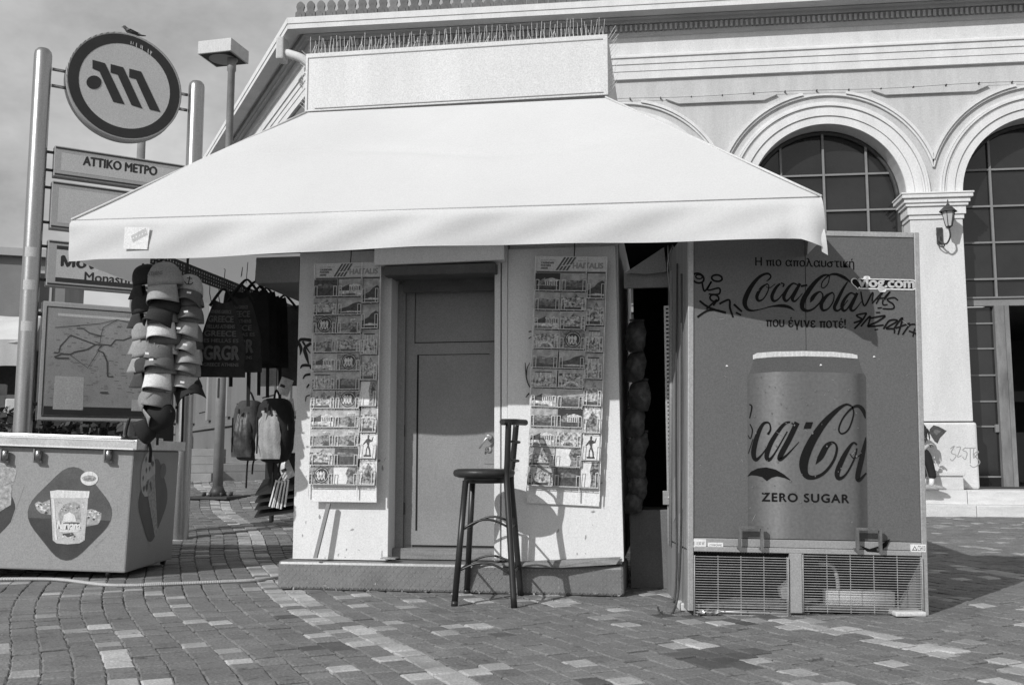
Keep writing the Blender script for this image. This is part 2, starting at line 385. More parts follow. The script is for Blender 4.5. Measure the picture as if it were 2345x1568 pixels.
# frieze and cornice: a profile swept along the front
def strip(name, prof, m, x0=XL, x1=XR, bl=0.0):
    q = MB(); n = len(prof)
    for i in range(n - 1):
        (ya, za), (yb, zb) = prof[i], prof[i + 1]; q.add([(x0 + bl * ya, ya, za), (x1, ya, za), (x1, yb, zb), (x0 + bl * yb, yb, zb)], [(0, 1, 2, 3)])
    return q.build(name, m, bld)
MIT = 0.55                                                  # mitre of the blunt corner with the end wall
strip('frieze', [(0, TOP_ARC), (0, 7.055)], M_plaster2, bl=MIT)
strip('string_moulding', [(0, 7.055), (-0.055, 7.06), (-0.055, 7.185), (-0.068, 7.19), (-0.068, 7.30), (-0.085, 7.305), (-0.085, 7.405), (-0.11, 7.41), (-0.11, 7.435), (-0.02, 7.50), (0, 7.50)], M_trim, bl=MIT)
strip('upper_frieze', [(0, 7.50), (0, 7.80)], M_plaster, bl=MIT)
strip('bed_moulding', [(0, 7.80), (-0.05, 7.805), (-0.05, 7.86), (-0.02, 7.865), (-0.02, 8.00), (-0.10, 8.005), (-0.10, 8.06), (-0.14, 8.09)], M_soff, bl=MIT)
strip('soffit', [(-0.14, 8.09), (-0.14, 8.17), (-0.24, 8.17), (-0.24, 8.06), (-0.46, 8.06)], M_soff, bl=MIT)
strip('eave_fascia', [(-0.46, 8.06), (-0.46, 8.145), (-0.475, 8.15), (-0.475, 8.255), (-0.30, 8.27)], M_trim, bl=MIT)
b = MB()
x = XL + 0.1
while x < 4.2:
    b.box(x, x + 0.042, -0.075, -0.02, 7.885, 7.985); x += 0.082
b.build('dentil_row', M_soff, bld, kind='stuff')
# string wire with its little insulators
b = MB(); wp = [(x_, -0.045, TOP_ARC + 0.03 + 0.012 * math.sin(x_ * 2.1)) for x_ in [XL + 0.25 * i for i in range(60)]]; b.tube(wp, 0.0035, 5)
for i in range(2, 60, 2): b.box(wp[i][0] - 0.008, wp[i][0] + 0.008, -0.055, -0.002, wp[i][2] - 0.012, wp[i][2] + 0.012)
b.build('bird_wire', M_iron, bld)
# rounded tiles standing along the eave, one by one
b = MB(); prof = [(-0.085, 0), (0.085, 0), (0.085, 0.10), (0.055, 0.125), (0.06, 0.16), (0.072, 0.20), (0.06, 0.25), (0.03, 0.285), (0, 0.295), (-0.03, 0.285), (-0.06, 0.25), (-0.072, 0.20), (-0.06, 0.16), (-0.055, 0.125), (-0.085, 0.10)]
b.prism(prof, -0.02, 0.02); b.box(-0.03, 0.03, -0.03, 0.25, 0.0, 0.07); ante = b.mesh('roof_tile', M_tile)
x = XL - 0.05
while x < -2.0:
    o = link(ante, 'roof_tile', bld); o.location = (x, -0.40, 8.262 + random.uniform(-0.004, 0.004)); o.rotation_euler = (0, 0, random.uniform(-0.05, 0.05)); x += 0.18
b = MB(); b.add([(XL - 0.2, -0.3, 8.27), (XR, -0.3, 8.27), (XR, 6, 10.0), (XL + 3, 6, 10.0)], [(0, 1, 2, 3)]); b.build('roof', M_tile, bld)
# windows: dark frame, bars and panes in each bay
def arch_pts(c, r, n=24): return [(c + r * math.cos(math.pi * i / n), ZS + r * math.sin(math.pi * i / n)) for i in range(n + 1)]
for bi, c in enumerate(bays):
    zb = 0.40
    w = MB()
    w.flat([(c - RA, zb if bi not in (1,) else 3.34)] + [(c + RA, zb if bi not in (1,) else 3.34)] + arch_pts(c, RA), 0.40); win = w.build('window', M_glass, bld)
    f = MB(); P = arch_pts(c, RA - 0.03)
    f.tube([(x_, 0.37, z_) for x_, z_ in P], 0.04, 6); f.box(c - RA, c - RA + 0.06, 0.33, 0.397, zb, ZS); f.box(c + RA - 0.06, c + RA, 0.33, 0.397, zb, ZS); f.build('window_frame', M_iron, win)
    xs_ = [c - 0.66, c + 0.02, c + 0.70]
    zlow = 3.34
    for q in xs_:
        zt = ZS + math.sqrt(max(RA ** 2 - (q - c) ** 2, 0)) - 0.02; f = MB(); f.box(q - 0.017, q + 0.017, 0.345, 0.385, zlow, zt); f.build('window_bar', M_mull, win)
    for z in (3.66, 4.25, 4.84, 5.44, 5.9):
        hw = RA - 0.02 if z <= ZS else math.sqrt(max(RA ** 2 - (z - ZS) ** 2, 0)) - 0.02
        if z == 5.9 : continue
        f = MB(); f.box(c - hw, c + hw, 0.350, 0.390, z - 0.015, z + 0.015); f.build('window_bar', M_mull, win)
    f = MB(); f.box(c - RA, c + RA, 0.27, 0.36, 3.22, 3.335); f.box(c - RA, c + RA, 0.24, 0.36, 3.335, 3.36); f.build('transom', M_mull, bld)
# the doorway in the second bay: leaf with small panes, post, dark hall behind
c = bays[1]
b = MB(); b.box(c - 0.74, c - 0.60, 0.26, 0.38, 0.40, 3.218); b.box(c - 0.60, c - 0.535, 0.22, 0.40, 0.40, 3.217); b.build('door_post', mat('worn_door_post', 0.19, 0.6, 0.35, 5, streak=(2, 2, 0.5)), bld)
d = MB(); d.box(c - RA, c - 0.742, 0.36, 0.40, 0.40, 3.21); door = d.build('shop_door', M_glass, bld)
for z in (0.55, 1.33, 1.72, 2.13, 2.55, 2.95):
    f = MB(); f.box(c - RA + 0.04, c - 0.745, 0.335, 0.359, z - 0.012, z + 0.012); f.build('glazing_bar', M_mull, door)
b = MB(); b.box(c - 0.80, c - 0.745, 0.31, 0.355, 1.24, 1.36); b.build('door_lock', M_mull, bld)
hall = MB()
hall.add([(c - 0.53, 0.45, 0.40), (c + RA, 0.45, 0.40), (c + RA + 3, 6, 0.40), (c - 2, 6, 0.40), (c - 0.53, 0.45, 3.3), (c + RA, 0.45, 3.3), (c + RA + 3, 6, 3.3), (c - 2, 6, 3.3)], [(0, 1, 2, 3), (7, 6, 5, 4), (3, 2, 6, 7), (0, 3, 7, 4), (1, 5, 6, 2)])
hall.build('hall_interior', mat('hall_dark', 0.10, 0.7, 0.2, 1), bld)
b = MB(); b.box(c - 0.2, c + 0.9, 3.2, 3.8, 0.40, 1.3); b.box(c - 0.2, c + 2.0, 4.0, 4.1, 1.9, 2.1); b.build('shop_counter', mat('counter_grey', 0.2, 0.5), bld)
# marble steps along the front
M_b2 = M_marble
b = MB(); x = -9.6; 
for z0, z1, y0 in ((0.0, 0.165, -0.80), (0.165, 0.37, -0.42)):
    x = -9.5; k = 0
    while x < XR:
        L = 1.25 + 0.35 * ((k * 37) % 5) / 5; q = MB(); q.box(x, x + L - 0.006, y0, 0.2 if z0 > 0.1 else -0.40, z0 - 0.05, z1 - 0.002 * (k % 2)); q.build('stone_step', M_marble, bld, bevel=0.012); x += L; k += 1
b = MB(); b.box(-0.68, 0.06, -0.36, -0.11, 0.371, 0.575); b.box(-0.72, 0.08, -0.39, -0.108, 0.575, 0.615); b.build('plinth_block', M_marble, bld, bevel=0.01)
# scrawl on the pier base
b = MB(); M_scr = mat('scrawl_paint', 0.30, 0.7)
for q in ([(-0.03, 0.98), (0.03, 1.02), (-0.02, 0.92), (0.05, 0.88), (-0.01, 0.80), (-0.04, 0.83)], [(0.06, 1.0), (0.12, 1.0), (0.07, 0.86), (0.13, 0.88)], [(0.20, 1.0), (0.15, 0.96), (0.21, 0.92), (0.18, 0.82), (0.14, 0.86)], [(0.20, 0.99), (0.34, 0.99)], [(0.26, 0.99), (0.25, 0.76)], [(0.31, 0.98), (0.30, 0.84), (0.38, 0.94), (0.31, 0.89), (0.39, 0.78), (0.30, 0.70), (0.24, 0.74)]):
    stroke(b, [(x_ , z_, 0.013) for x_, z_ in q], -0.1015)
b.build('graffiti', M_scr, bld)
# dark stencil pasted on the pier base
b = MB(); P5 = [B.at(px, py, -0.102) for px, py in ((2137, 973), (2148, 976), (2158, 981), (2167, 986), (2160, 994), (2152, 1002), (2146, 1015), (2139, 1010), (2131, 997), (2127, 990), (2128, 982))]; b.flat(P5, -0.1022); b.flat([(sum(p[0] for p in P5) / 11 + (x_ - sum(p[0] for p in P5) / 11) * 0.45, sum(p[1] for p in P5) / 11 + 0.02 + (z_ - sum(p[1] for p in P5) / 11) * 0.3) for x_, z_ in P5], -0.1026, 1)
b.build('stencil', [mat('stencil_dark', 0.07, 0.8, 0.5, 30), mat('stencil_grey', 0.14, 0.8, 0.4, 30)], bld)
# end wall that runs away at a blunt angle, with its own cornice
WM = Matrix.Translation((XL, 0, 0)) @ Matrix.Rotation(R(-57), 4, 'Z')
def wstrip(name, prof, m, x0=-22, x1=0.0, bl=0.0):
    q = MB(WM); n = len(prof)
    for i in range(n - 1):
        (ya, za), (yb, zb) = prof[i], prof[i + 1]; q.add([(x0, ya, za), (x1 - bl * ya, ya, za), (x1 - bl * yb, yb, zb), (x0, yb, zb)], [(0, 1, 2, 3)])
    return q.build(name, m, bld)
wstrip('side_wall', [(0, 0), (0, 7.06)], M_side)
wstrip('side_moulding', [(0, 7.055), (-0.055, 7.06), (-0.055, 7.185), (-0.068, 7.19), (-0.068, 7.30), (-0.085, 7.305), (-0.085, 7.405), (-0.11, 7.41), (-0.11, 7.435), (-0.02, 7.50), (0, 7.50)], M_trim, bl=MIT)
wstrip('side_frieze', [(0, 7.50), (0, 7.80)], M_plaster, bl=MIT)
wstrip('side_bed_moulding', [(0, 7.80), (-0.05, 7.805), (-0.05, 7.86), (-0.02, 7.865), (-0.02, 8.00), (-0.10, 8.005), (-0.10, 8.06), (-0.14, 8.09)], M_soff, bl=MIT)
wstrip('side_soffit', [(-0.14, 8.09), (-0.14, 8.17), (-0.24, 8.17), (-0.24, 8.06), (-0.46, 8.06)], M_soff, bl=MIT)
wstrip('side_fascia', [(-0.46, 8.06), (-0.46, 8.145), (-0.475, 8.15), (-0.475, 8.255), (-0.30, 8.27)], M_trim, bl=MIT)
for i in range(7):
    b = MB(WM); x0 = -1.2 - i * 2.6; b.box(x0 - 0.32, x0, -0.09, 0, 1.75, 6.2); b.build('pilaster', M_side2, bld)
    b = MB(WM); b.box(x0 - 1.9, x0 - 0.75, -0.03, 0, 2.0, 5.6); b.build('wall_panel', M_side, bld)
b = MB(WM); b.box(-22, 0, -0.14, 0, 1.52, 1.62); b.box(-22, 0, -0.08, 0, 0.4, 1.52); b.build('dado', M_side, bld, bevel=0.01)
for i, (z0, z1, yy) in enumerate(((0.2, 0.60, -1.55), (0.60, 0.74, -1.1))):
    for k in range(8):
        b = MB(WM); b.box(-1.0 - 2.6 * k - 2.594, -1.0 - 2.6 * k, yy, 0, z0, z1); b.build('stone_step', M_stepg, bld, bevel=0.012)
# rain pipe and its hopper at the corner
b = MB(); b.tube([(XL + 0.12, -0.12, 0.4), (XL + 0.12, -0.12, 7.2)], 0.06, 10); b.tube(spline([(XL + 0.12, -0.12, 7.15), (XL + 0.1, -0.14, 7.45), (XL - 0.05, -0.2, 7.62), (XL - 0.3, -0.22, 7.72), (XL - 0.42, -0.2, 7.76)], 5), 0.075, 10)
b.build('rain_pipe', M_trim, bld)
b = MB(); b.box(XL - 0.5, XL - 0.36, -0.34, -0.06, 7.6, 8.0); b.build('rain_hopper', M_plaster2, bld, bevel=0.03)

# ------------------------------------------------------------------ the kiosk
K = Fr((0.712, 6.40, 0), R(-9))
M_kwall = mat('kiosk_white_paint', 0.69, 0.6, 0.07, 3.0, 0.08, 30, streak=(1.6, 1.6, 0.35), detail=6, grain=0.12)
M_kgrey = mat('kiosk_grey_paint', 0.24, 0.55, 0.14, 4, 0.06, 40)
M_kdoor = mat('kiosk_door_paint', 0.235, 0.5, 0.10, 3, 0.10, 25, detail=6)
M_gap = mat('door_gap', 0.012, 0.9)
M_fabric = mat('awning_fabric', 0.72, 0.8, 0.07, 0.7, 0.10, 5, transl=0.22, detail=7, grain=0.07)
M_fascia = mat('fascia_sheet', 0.59, 0.5, 0.08, 1.6, streak=(3, 3, 0.3), detail=6)
M_rust = mat('worn_beam', 0.30, 0.85, 0.45, 18, 0.5, 30, spots=0.6)
M_wood = mat('old_wood', 0.20, 0.8, 0.35, 5, 0.3, 40, streak=(0.5, 8, 8))
M_wire = mat('white_wire', 0.72, 0.4)
M_tread = mat('tread_plate', 0.20, 0.42, 0.18, 5, 0.08, 60, metal=0.25)
M_lug = mat('tread_lug', 0.32, 0.32, 0.1, 5, metal=0.4)
M_spray = mat('spray_paint', 0.015, 0.6)
M_hard = mat('grey_metal', 0.40, 0.4, 0.15, 9, metal=0.6)

kio = thing_fr('kiosk', 'white street kiosk with a closed grey door and a wide pale awning', 'kiosk', K)
b = MB(); b.box(-2.20, -0.02, 0.24, 2.2, 0.19, 3.2); b.build('body', M_kwall, kio)
# plinth of tread plate
pl = MB(); pl.box(-2.275, -0.002, -0.07, 0.5, 0.0, 0.185); plinth = pl.build('plinth', M_tread, kio, bevel=0.02)
lg = MB(); r_ = random.Random(3)
for i in range(92):
    for j in range(6):
        x, z = -2.25 + i * 0.0245, 0.018 + j * 0.0275
        if r_.random() < 0.12: continue
        s = 1 if (i + j) % 2 else -1; dx, dz = 0.0085, 0.0085 * s; nx, nz = -0.0018 * s, 0.0018
        lg.prism([(x - dx, z - dz), (x + nx, z + nz), (x + dx, z + dz), (x - nx, z - nz)], -0.0725, -0.0695)
lg.build('tread_pattern', M_lug, plinth, kind='stuff')
def kp(px, py, y=0.0): return K.at(px, py, y)
def kbox(mb, px0, py0, px1, py1, y0, y1, mi=0):
    (u0, w1), (u1, w0) = kp(px0, py0, y0), kp(px1, py1, y0); mb.box(min(u0, u1), max(u0, u1), y0, y1, min(w0, w1), max(w0, w1), mi)
b = MB(); b.box(-2.20, -1.545, 0.0, 0.24, 0.19, 2.26); b.build('wall_panel', M_kwall, kio, bevel=0.004)
b = MB(); b.hexa([(-0.745, -0.055, 0.20), (-0.003, -0.055, 0.215), (-0.003, -0.03, 0.215), (-0.745, -0.03, 0.20), (-0.745, -0.012, 2.235), (-0.035, -0.012, 2.235), (-0.035, 0.012, 2.235), (-0.745, 0.012, 2.235)]); b.build('wall_panel', M_kwall, kio, bevel=0.003)
b = MB(); b.box(-0.74, -0.02, 0.02, 0.24, 0.19, 2.3); b.build('wall', M_kwall, kio)
for u0, u1 in ((-0.835, -0.795), (-0.787, -0.748)):
    b = MB(); b.box(u0, u1, -0.02, 0.24, 0.20, 2.28); b.build('door_post', M_kwall, kio, bevel=0.004)
# recess and door
b = MB(); b.box(-1.545, -1.49, 0.16, 0.238, 0.19, 2.05); b.box(-1.49, -1.43, 0.185, 0.238, 0.19, 2.05); b.build('door_jamb', M_kdoor, kio, bevel=0.004)
b = MB(); b.box(-1.544, -0.835, 0.10, 0.238, 0.19, 0.262); b.build('door_sill', M_wood, kio, bevel=0.005)
b = MB(); b.box(-1.428, -0.837, 0.125, 0.156, 0.264, 2.15); door = b.build('door', M_kdoor, kio, bevel=0.004); door.location.y = 0.07
(ul, wt), (ur, wb_) = kp(932, 786, 0.18), kp(1136, 1250, 0.18)
b = MB(); b.box(ul, ur, 0.112, 0.126, wb_, wt); b.build('door_leaf', M_kdoor, door, bevel=0.003)
b = MB()
for q in ((ul - 0.008, ul, wb_ - 0.008, wt + 0.008), (ur, ur + 0.007, wb_ - 0.008, wt + 0.008), (ul, ur, wt, wt + 0.007), (ul, ur, wb_ - 0.008, wb_)): b.box(q[0], q[1], 0.1225, 0.1248, q[2], q[3])
u1, w1 = kp(957, 812, 0.18); _, w2 = kp(957, 1214, 0.18); b.box(u1 - 0.006, u1 + 0.006, 0.1095, 0.1118, w2, w1); b.box(u1, ur - 0.05, 0.1095, 0.1118, w1 - 0.004, w1)
b.build('door_gap', M_gap, door)
b = MB(); u0, w0 = kp(1109, 972, 0.17); u1, w1 = kp(1136, 1062, 0.17); b.box(u0, ur - 0.003, 0.108, 0.1115, w1, w0); b.build('lock_plate', mat('lock_plate_grey', 0.22, 0.5), door)
hx, hz = kp(1119, 1000, 0.16); b = MB(); b.lathe([(0.0, 0.075), (0.017, 0.075), (0.020, 0.085), (0.021, 0.108)], 12, (hx, 0, hz), 0, 'y'); ex, ez = kp(1097, 1026, 0.13)
b.tube([(hx, 0.095, hz), (hx, 0.055, hz), (hx - 0.012, 0.052, hz - 0.012), (ex, 0.06, ez)], [0.009, 0.009, 0.008, 0.006], 8); b.build('handle', M_alu, door)
hx, hz = kp(1117, 1028, 0.16); b = MB(); b.lathe([(0.0, 0.095), (0.02, 0.095), (0.023, 0.103), (0.023, 0.109)], 14, (hx, 0, hz), 0, 'y'); b.box(hx - 0.003, hx + 0.003, 0.0935, 0.096, hz - 0.012, hz + 0.002, 1); b.lathe([(0.0, 0.0935), (0.006, 0.0935)], 8, (hx, 0, hz + 0.003), 1, 'y'); b.build('keyhole_plate', [M_alu, M_black], door)
b = MB(); hx, hz = kp(1140, 1060, 0.16); b.tube([(hx, 0.11, hz), (hx, 0.07, hz), (hx + 0.035, 0.05, hz - 0.01)], 0.007, 6); b.tube([(hx, 0.11, hz - 0.045), (hx, 0.08, hz - 0.045)], 0.005, 6); b.build('latch', M_iron, door)
for pz in (985, 1165):
    hx, hz = kp(917, pz, 0.09); b = MB(); b.box(hx - 0.012, hx + 0.006, 0.088, 0.0995, hz - 0.04, hz + 0.04); o = b.build('hinge', M_iron, kio, bevel=0.003); o.location.y = 0.08
# roller shutter box over the door
b = MB(); u0, w1 = kp(857, 568, -0.12); u1, w0 = kp(1154, 598, -0.12); b.prism([(u0, w1), (u1, w1), (u1, w0 + 0.01), (u0, w0)], -0.12, 0.02); bx_ = b.build('shutter_box', M_kwall, kio, bevel=0.003)
b = MB(); b.box(u0 + 0.06, u1 - 0.06, -0.10, 0.12, w0 - 0.07, w0 - 0.004); b.box(-1.49, -0.84, 0.10, 0.13, 1.98, w0 - 0.06); b.build('shutter_slats', mat('slat_dark', 0.10, 0.7, 0.2, 8), kio, bevel=0.006)
# beam under the awning
b = MB(); b.box(-3.0, 0.62, -0.17, -0.11, 2.262, 2.32); b.build('beam', M_rust, kio)
b = MB(); b.box(-2.9, 0.35, -0.105, 0.16, 2.29, 2.33); b.build('roof_board', M_kgrey, kio)
# side box over the left flank, dark below
b = MB(); u0, w1 = kp(586, 590, 0.0); _, w0 = kp(586, 649, 0.0); b.box(u0, -2.203, 0.0, 2.2, w0, w1); b.build('side_box', M_kgrey, kio, bevel=0.004)
# fascia box on the roof with a seam, bird spikes along top and ends
b = MB(); b.box(-2.175, -0.068, -0.045, 2.0, 3.245, 3.665); fas = b.build('fascia', M_fascia, kio, bevel=0.004)
b = MB(); b.box(-2.15, -0.10, -0.049, -0.0455, 3.628, 3.634); b.box(-2.158, -2.153, -0.049, -0.0455, 3.26, 3.634); b.box(-2.1, -0.1, -0.05, -0.0455, 3.262, 3.266); b.build('fascia_seam', mat('seam_grey', 0.30, 0.8), fas)
b = MB(); r_ = random.Random(5)
for i in range(74):
    x = -2.16 + i * 0.0282
    for dx, dy, h in ((r_.uniform(-0.012, 0.02), -0.005, 0.125), (r_.uniform(-0.02, 0.012), 0.035, 0.10)) if i % 2 else ((r_.uniform(-0.015, 0.015), -0.01, 0.13), (r_.uniform(-0.035, 0.035), 0.05, 0.09)):
        h *= r_.uniform(0.85, 1.1); b.tube([(x, 0.0, 3.66), (x + dx, dy, 3.665 + h)], 0.0017, 3, cap=False)
for k in range(14):
    z = 3.27 + k * 0.03
    b.tube([(-0.068, 0.01, z), (-0.068 + r_.uniform(0.05, 0.075), -0.01, z + 0.075)], 0.0017, 3, cap=False); b.tube([(-2.175, 0.01, z), (-2.25 + r_.uniform(0.01, 0.03), 0.0, z + 0.05)], 0.0017, 3, cap=False)
b.build('bird_spikes', M_spike, fas, kind='stuff')
b = MB()
for x in (-1.95, -1.93, -1.7, -1.55, -1.28): b.add([(x + r_.uniform(-0.02, 0.02), -0.02 + r_.uniform(0, 0.03), 3.668 + r_.uniform(0, 0.02)) for _ in range(4)], [(0, 1, 2), (0, 2, 3), (1, 2, 3)])
b.build('feather_litter', M_wire, fas, kind='stuff')

# awning: four slopes, a deep valance, the end strap
TL, TR = Vector((-2.15, -0.06, 3.232)), Vector((-0.085, -0.06, 3.218))
BL, BR = Vector((-3.205, -1.10, 2.262)), Vector((1.110, -1.10, 2.226))
TLb, TRb = Vector((-2.15, 2.1, 3.23)), Vector((-0.085, 2.1, 3.218)); BLb, BRb = Vector((-3.2, 2.6, 2.25)), Vector((1.11, 2.6, 2.22))
def lerp(a, b, t): return a + (b - a) * t
def slope(A, Bq, C, D, sag):
    n_ = (Bq - A).cross(D - A).normalized()
    def f(s, t):
        p = lerp(lerp(A, Bq, s), lerp(D, C, s), t); k = math.sin(math.pi * s) * math.sin(math.pi * min(t * 1.0, 1))
        return p - n_ * (sag * k - 0.014 * math.exp(-((t - 0.44 + 0.09 * math.sin(s * 8.5 - 0.6) * math.exp(-s * 1.2)) / 0.03) ** 2) * math.sin(math.pi * s) ** 0.5 + 0.014 * math.sin(s * 13 + t * 4) * math.sin(math.pi * t))
    return f
aw = MB(); aw.grid(slope(TL, TR, BR, BL, -0.03), 90, 50)
awn = aw.build('awning', M_fabric, kio)
aw = MB(); aw.grid(slope(TLb, TL, BL, BLb, -0.02), 10, 8); aw.build('awning_side', M_fabric, awn)
aw = MB(); aw.grid(slope(TR, TRb, BRb, BR, -0.02), 10, 8); aw.build('awning_side', M_fabric, awn)
for A, Bq in ((TL, BL), (TR, BR)):
    q = MB(); q.tube([lerp(A, Bq, t / 6) + Vector((0, -0.003, 0.006)) for t in range(7)], 0.007, 6); q.build('hem_tube', M_fascia, awn)
def val_front(s, t):
    x = lerp(BL, BR, s).x; zt = lerp(BL, BR, s).z; d = 0.235 + 0.012 * math.sin(s * 9) - 0.020 * smooth01(0.25, 0.85, s) + 0.06 * smooth01(0.965, 1.0, s) + 0.012 * smooth01(0.05, 0.0, s)
    y = -1.10 - 0.030 * (1 - math.exp(-t * 13)) + 0.012 * math.sin(s * 31 + t * 2) * t + 0.016 * math.sin(s * 11 + 1) * t + 0.008 * math.sin(s * 53 + t * 5) * math.sin(math.pi * t) + 0.05 * t * smooth01(0.94, 1, s) * math.sin(s * 120)
    return (x + (0.02 * t if s > 0.99 else 0), y, zt - d * t)
v = MB(); v.grid(val_front, 110, 10); val = v.build('valance', M_fabric, awn)
v = MB(); v.grid(lambda s, t: (BL.x + 0.02 * math.sin(s * 17) * t + 0.05 * t * math.exp(-s * 14), BL.y + s * 3.7, 2.262 - (0.24 + 0.015 * math.sin(s * 12)) * t), 30, 5); v.build('side_valance', M_fabric, awn)
v = MB(); v.grid(lambda s, t: (BR.x + 0.02 * math.sin(s * 17 + 2) * t, BR.y + s * 3.7, 2.226 - (0.19 + 0.02 * math.sin(s * 12)) * t), 30, 5); v.build('side_valance', M_fabric, awn)
v = MB(); v.grid(lambda s, t: (1.085 + 0.03 * s + 0.012 * t, -1.125 - 0.015 * math.sin(t * 3), 2.05 - 0.12 * t - 0.02 * s * t), 2, 6); v.build('loose_strap', M_fabric, awn)
# the pasted notice on the valance
b = MB(); P4 = [K.at(px, py, -1.14) for px, py in ((282, 570), (337, 571), (343, 521), (286, 520))]; b.flat(P4, -1.140); P4 = [K.at(px, py, -1.140) for px, py in ((304, 556), (338, 538), (334, 522), (300, 540))]; b.flat(P4, -1.1406, 1)
for i in range(5):
    u0, w0 = K.at(303 + i * 7, 547 - i * 3, -1.1445); b.flat([(u0, w0), (u0 + 0.008, w0 + 0.003), (u0 + 0.008, w0 + 0.012), (u0, w0 + 0.009)], -1.1412, 0)
b.build('notice', [mat('notice_paper', 0.70, 0.6), mat('notice_grey', 0.45, 0.6)], awn)
# folding arms of the awning
for x0, x1 in ((-2.1, -2.95), (-0.1, 0.85)):
    q = MB(); q.tube([(x0, 0.0, 2.36), (x1, -0.5, 2.30), (x1 + (0.05 if x1 < -1 else -0.05), -1.06, 2.24)], 0.022, 8); q.build('awning_arm', M_alu, awn)
q = MB(); q.tube([(-3.19, -1.085, 2.255), (1.10, -1.085, 2.22)], 0.018, 8); q.build('front_bar', M_alu, awn)
# perforated hanging rail along the left flank
RX, RZ = K.at(345, 588, -0.86)
def perforated(mb, x, z, y0, y1, h, rows, pitch, hole):
    mb.box(x - 0.003, x + 0.003, y0, y1, z - h / 2, z - h / 2 + 0.012); mb.box(x - 0.003, x + 0.003, y0, y1, z + h / 2 - 0.012, z + h / 2)
    inner = h - 0.024; step = inner / rows
    for r in range(1, rows): zz = z - h / 2 + 0.012 + step * r; mb.box(x - 0.003, x + 0.003, y0, y1, zz - 0.006, zz + 0.006)
    n = int((y1 - y0) / pitch)
    for i in range(n + 1): y = y0 + i * pitch; mb.box(x - 0.0025, x + 0.0025, y, y + pitch - hole, z - h / 2 + 0.003, z + h / 2 - 0.003)
b = MB(); perforated(b, RX, RZ, -0.86, 1.9, 0.085, 3, 0.036, 0.014); b.box(RX - 0.03, RX + 0.003, -0.861, 1.9, RZ + 0.043, RZ + 0.048)
b.build('hanging_rail', M_iron, kio)
b = MB()
for i in range(14):
    y = -0.2 + i * 0.14; b.tube([(RX, y, RZ - 0.04), (RX + 0.01, y - 0.02, RZ - 0.10), (RX + 0.02, y - 0.01, RZ - 0.16)], 0.003, 4)
b.build('rail_hook', M_iron, kio, kind='stuff')
# spray-paint tags on the front wall
b = MB(); T = lambda cx, cy: K.at(562.5 + .2879 * cx, 525 + .2879 * cy, -0.002)
for q in ([(408, 945, 6), (425, 890, 22), (450, 875, 26), (520, 882, 26)], [(425, 905, 22), (440, 950, 26), (432, 1000, 6)], [(520, 905, 24), (470, 945, 26), (480, 1000, 30), (500, 1070, 10)], [(452, 890, 18), (495, 960, 12), (512, 985, 8)], [(435, 1105, 8), (455, 1082, 22), (510, 1085, 20), (516, 1110, 8)], [(455, 1190, 8), (475, 1160, 18), (515, 1152, 20)], [(485, 1260, 10), (505, 1230, 14)], [(475, 1370, 5), (482, 1330, 9), (510, 1318, 10)]):
    stroke(b, [T(x_, y_) + (w_ * .2879 * .0029,) for x_, y_, w_ in q], -0.003 - 0.0002 * len(b.f) / 9)
b.build('graffiti', M_spray, kio)
b = MB(); T2 = lambda cx, cy: K.at(1106 + .2879 * cx, 525 + .2879 * cy, -0.045)
for q in ([(335, 1060, 6), (345, 1180, 9), (370, 1250, 8), (392, 1262, 6)], [(372, 1060, 4), (350, 1110, 8), (343, 1180, 8)], [(340, 1335, 9), (368, 1302, 10)], [(362, 815, 10), (385, 812, 10)], [(362, 870, 8), (385, 855, 8)]):
    stroke(b, [T2(x_, y_) + (w_ * .2879 * .0029,) for x_, y_, w_ in q], -0.052)
b.build('graffiti', M_spray, kio)
# scraps at the foot: bent plate, tin ledges, cable on the right panel
b = MB(); b.hexa([(-0.82, -0.16, 0.186), (-0.40, -0.15, 0.180), (-0.05, -0.09, 0.20), (-0.75, -0.03, 0.19), (-0.82, -0.16, 0.196), (-0.40, -0.15, 0.190), (-0.02, -0.07, 0.245), (-0.75, -0.03, 0.20)]); b.build('loose_board', M_wood, kio)
for px, py in ((890, 1278), (1145, 1280)):
    u0, w0 = K.at(px, py, -0.06); b = MB(); b.box(u0 - 0.05, u0 + 0.05, -0.085, 0.0, w0 - 0.002, w0 + 0.006); b.box(u0 - 0.05, u0 - 0.044, -0.06, -0.056, w0, w0 + 0.05); b.build('tin_ledge', M_hard, kio)
# gap on the right: sheet, board, near-black sheets added to hold the shade, low locker, slotted upright
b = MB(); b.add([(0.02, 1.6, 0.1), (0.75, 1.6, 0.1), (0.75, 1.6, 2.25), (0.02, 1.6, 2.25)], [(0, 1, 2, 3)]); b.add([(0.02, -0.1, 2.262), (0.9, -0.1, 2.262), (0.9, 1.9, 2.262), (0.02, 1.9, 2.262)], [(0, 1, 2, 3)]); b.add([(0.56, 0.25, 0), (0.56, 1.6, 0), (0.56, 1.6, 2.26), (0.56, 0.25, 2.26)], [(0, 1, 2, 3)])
b.build('gap_shade_sheets', M_dark, kio)
b = MB(); kbox(b, 1428, 626, 1532, 657, 0.03, 0.06); b.build('top_board', M_kgrey, kio)
b = MB(); P4 = [K.at(px, py, 0.0) for px, py in ((1432, 624), (1520, 566), (1526, 622), (1480, 628))]; b.prism(P4, 0.0, 0.004); b.build('loose_sheet', mat('grey_sheet', 0.26, 0.8), kio)
b = MB(); (u0, w1), (u1, w0) = K.at(1438, 1166, 0.35), K.at(1534, 1278, 0.35); b.box(u0 + 0.01, u1 + 0.04, 0.35, 0.8, 0.0, w1); b.build('low_locker', mat('locker_grey', 0.16, 0.6, 0.15, 5), kio, bevel=0.005)
b = MB(); u0, w1 = K.at(1527, 700, -0.05); _, w0 = K.at(1527, 1245, -0.05)
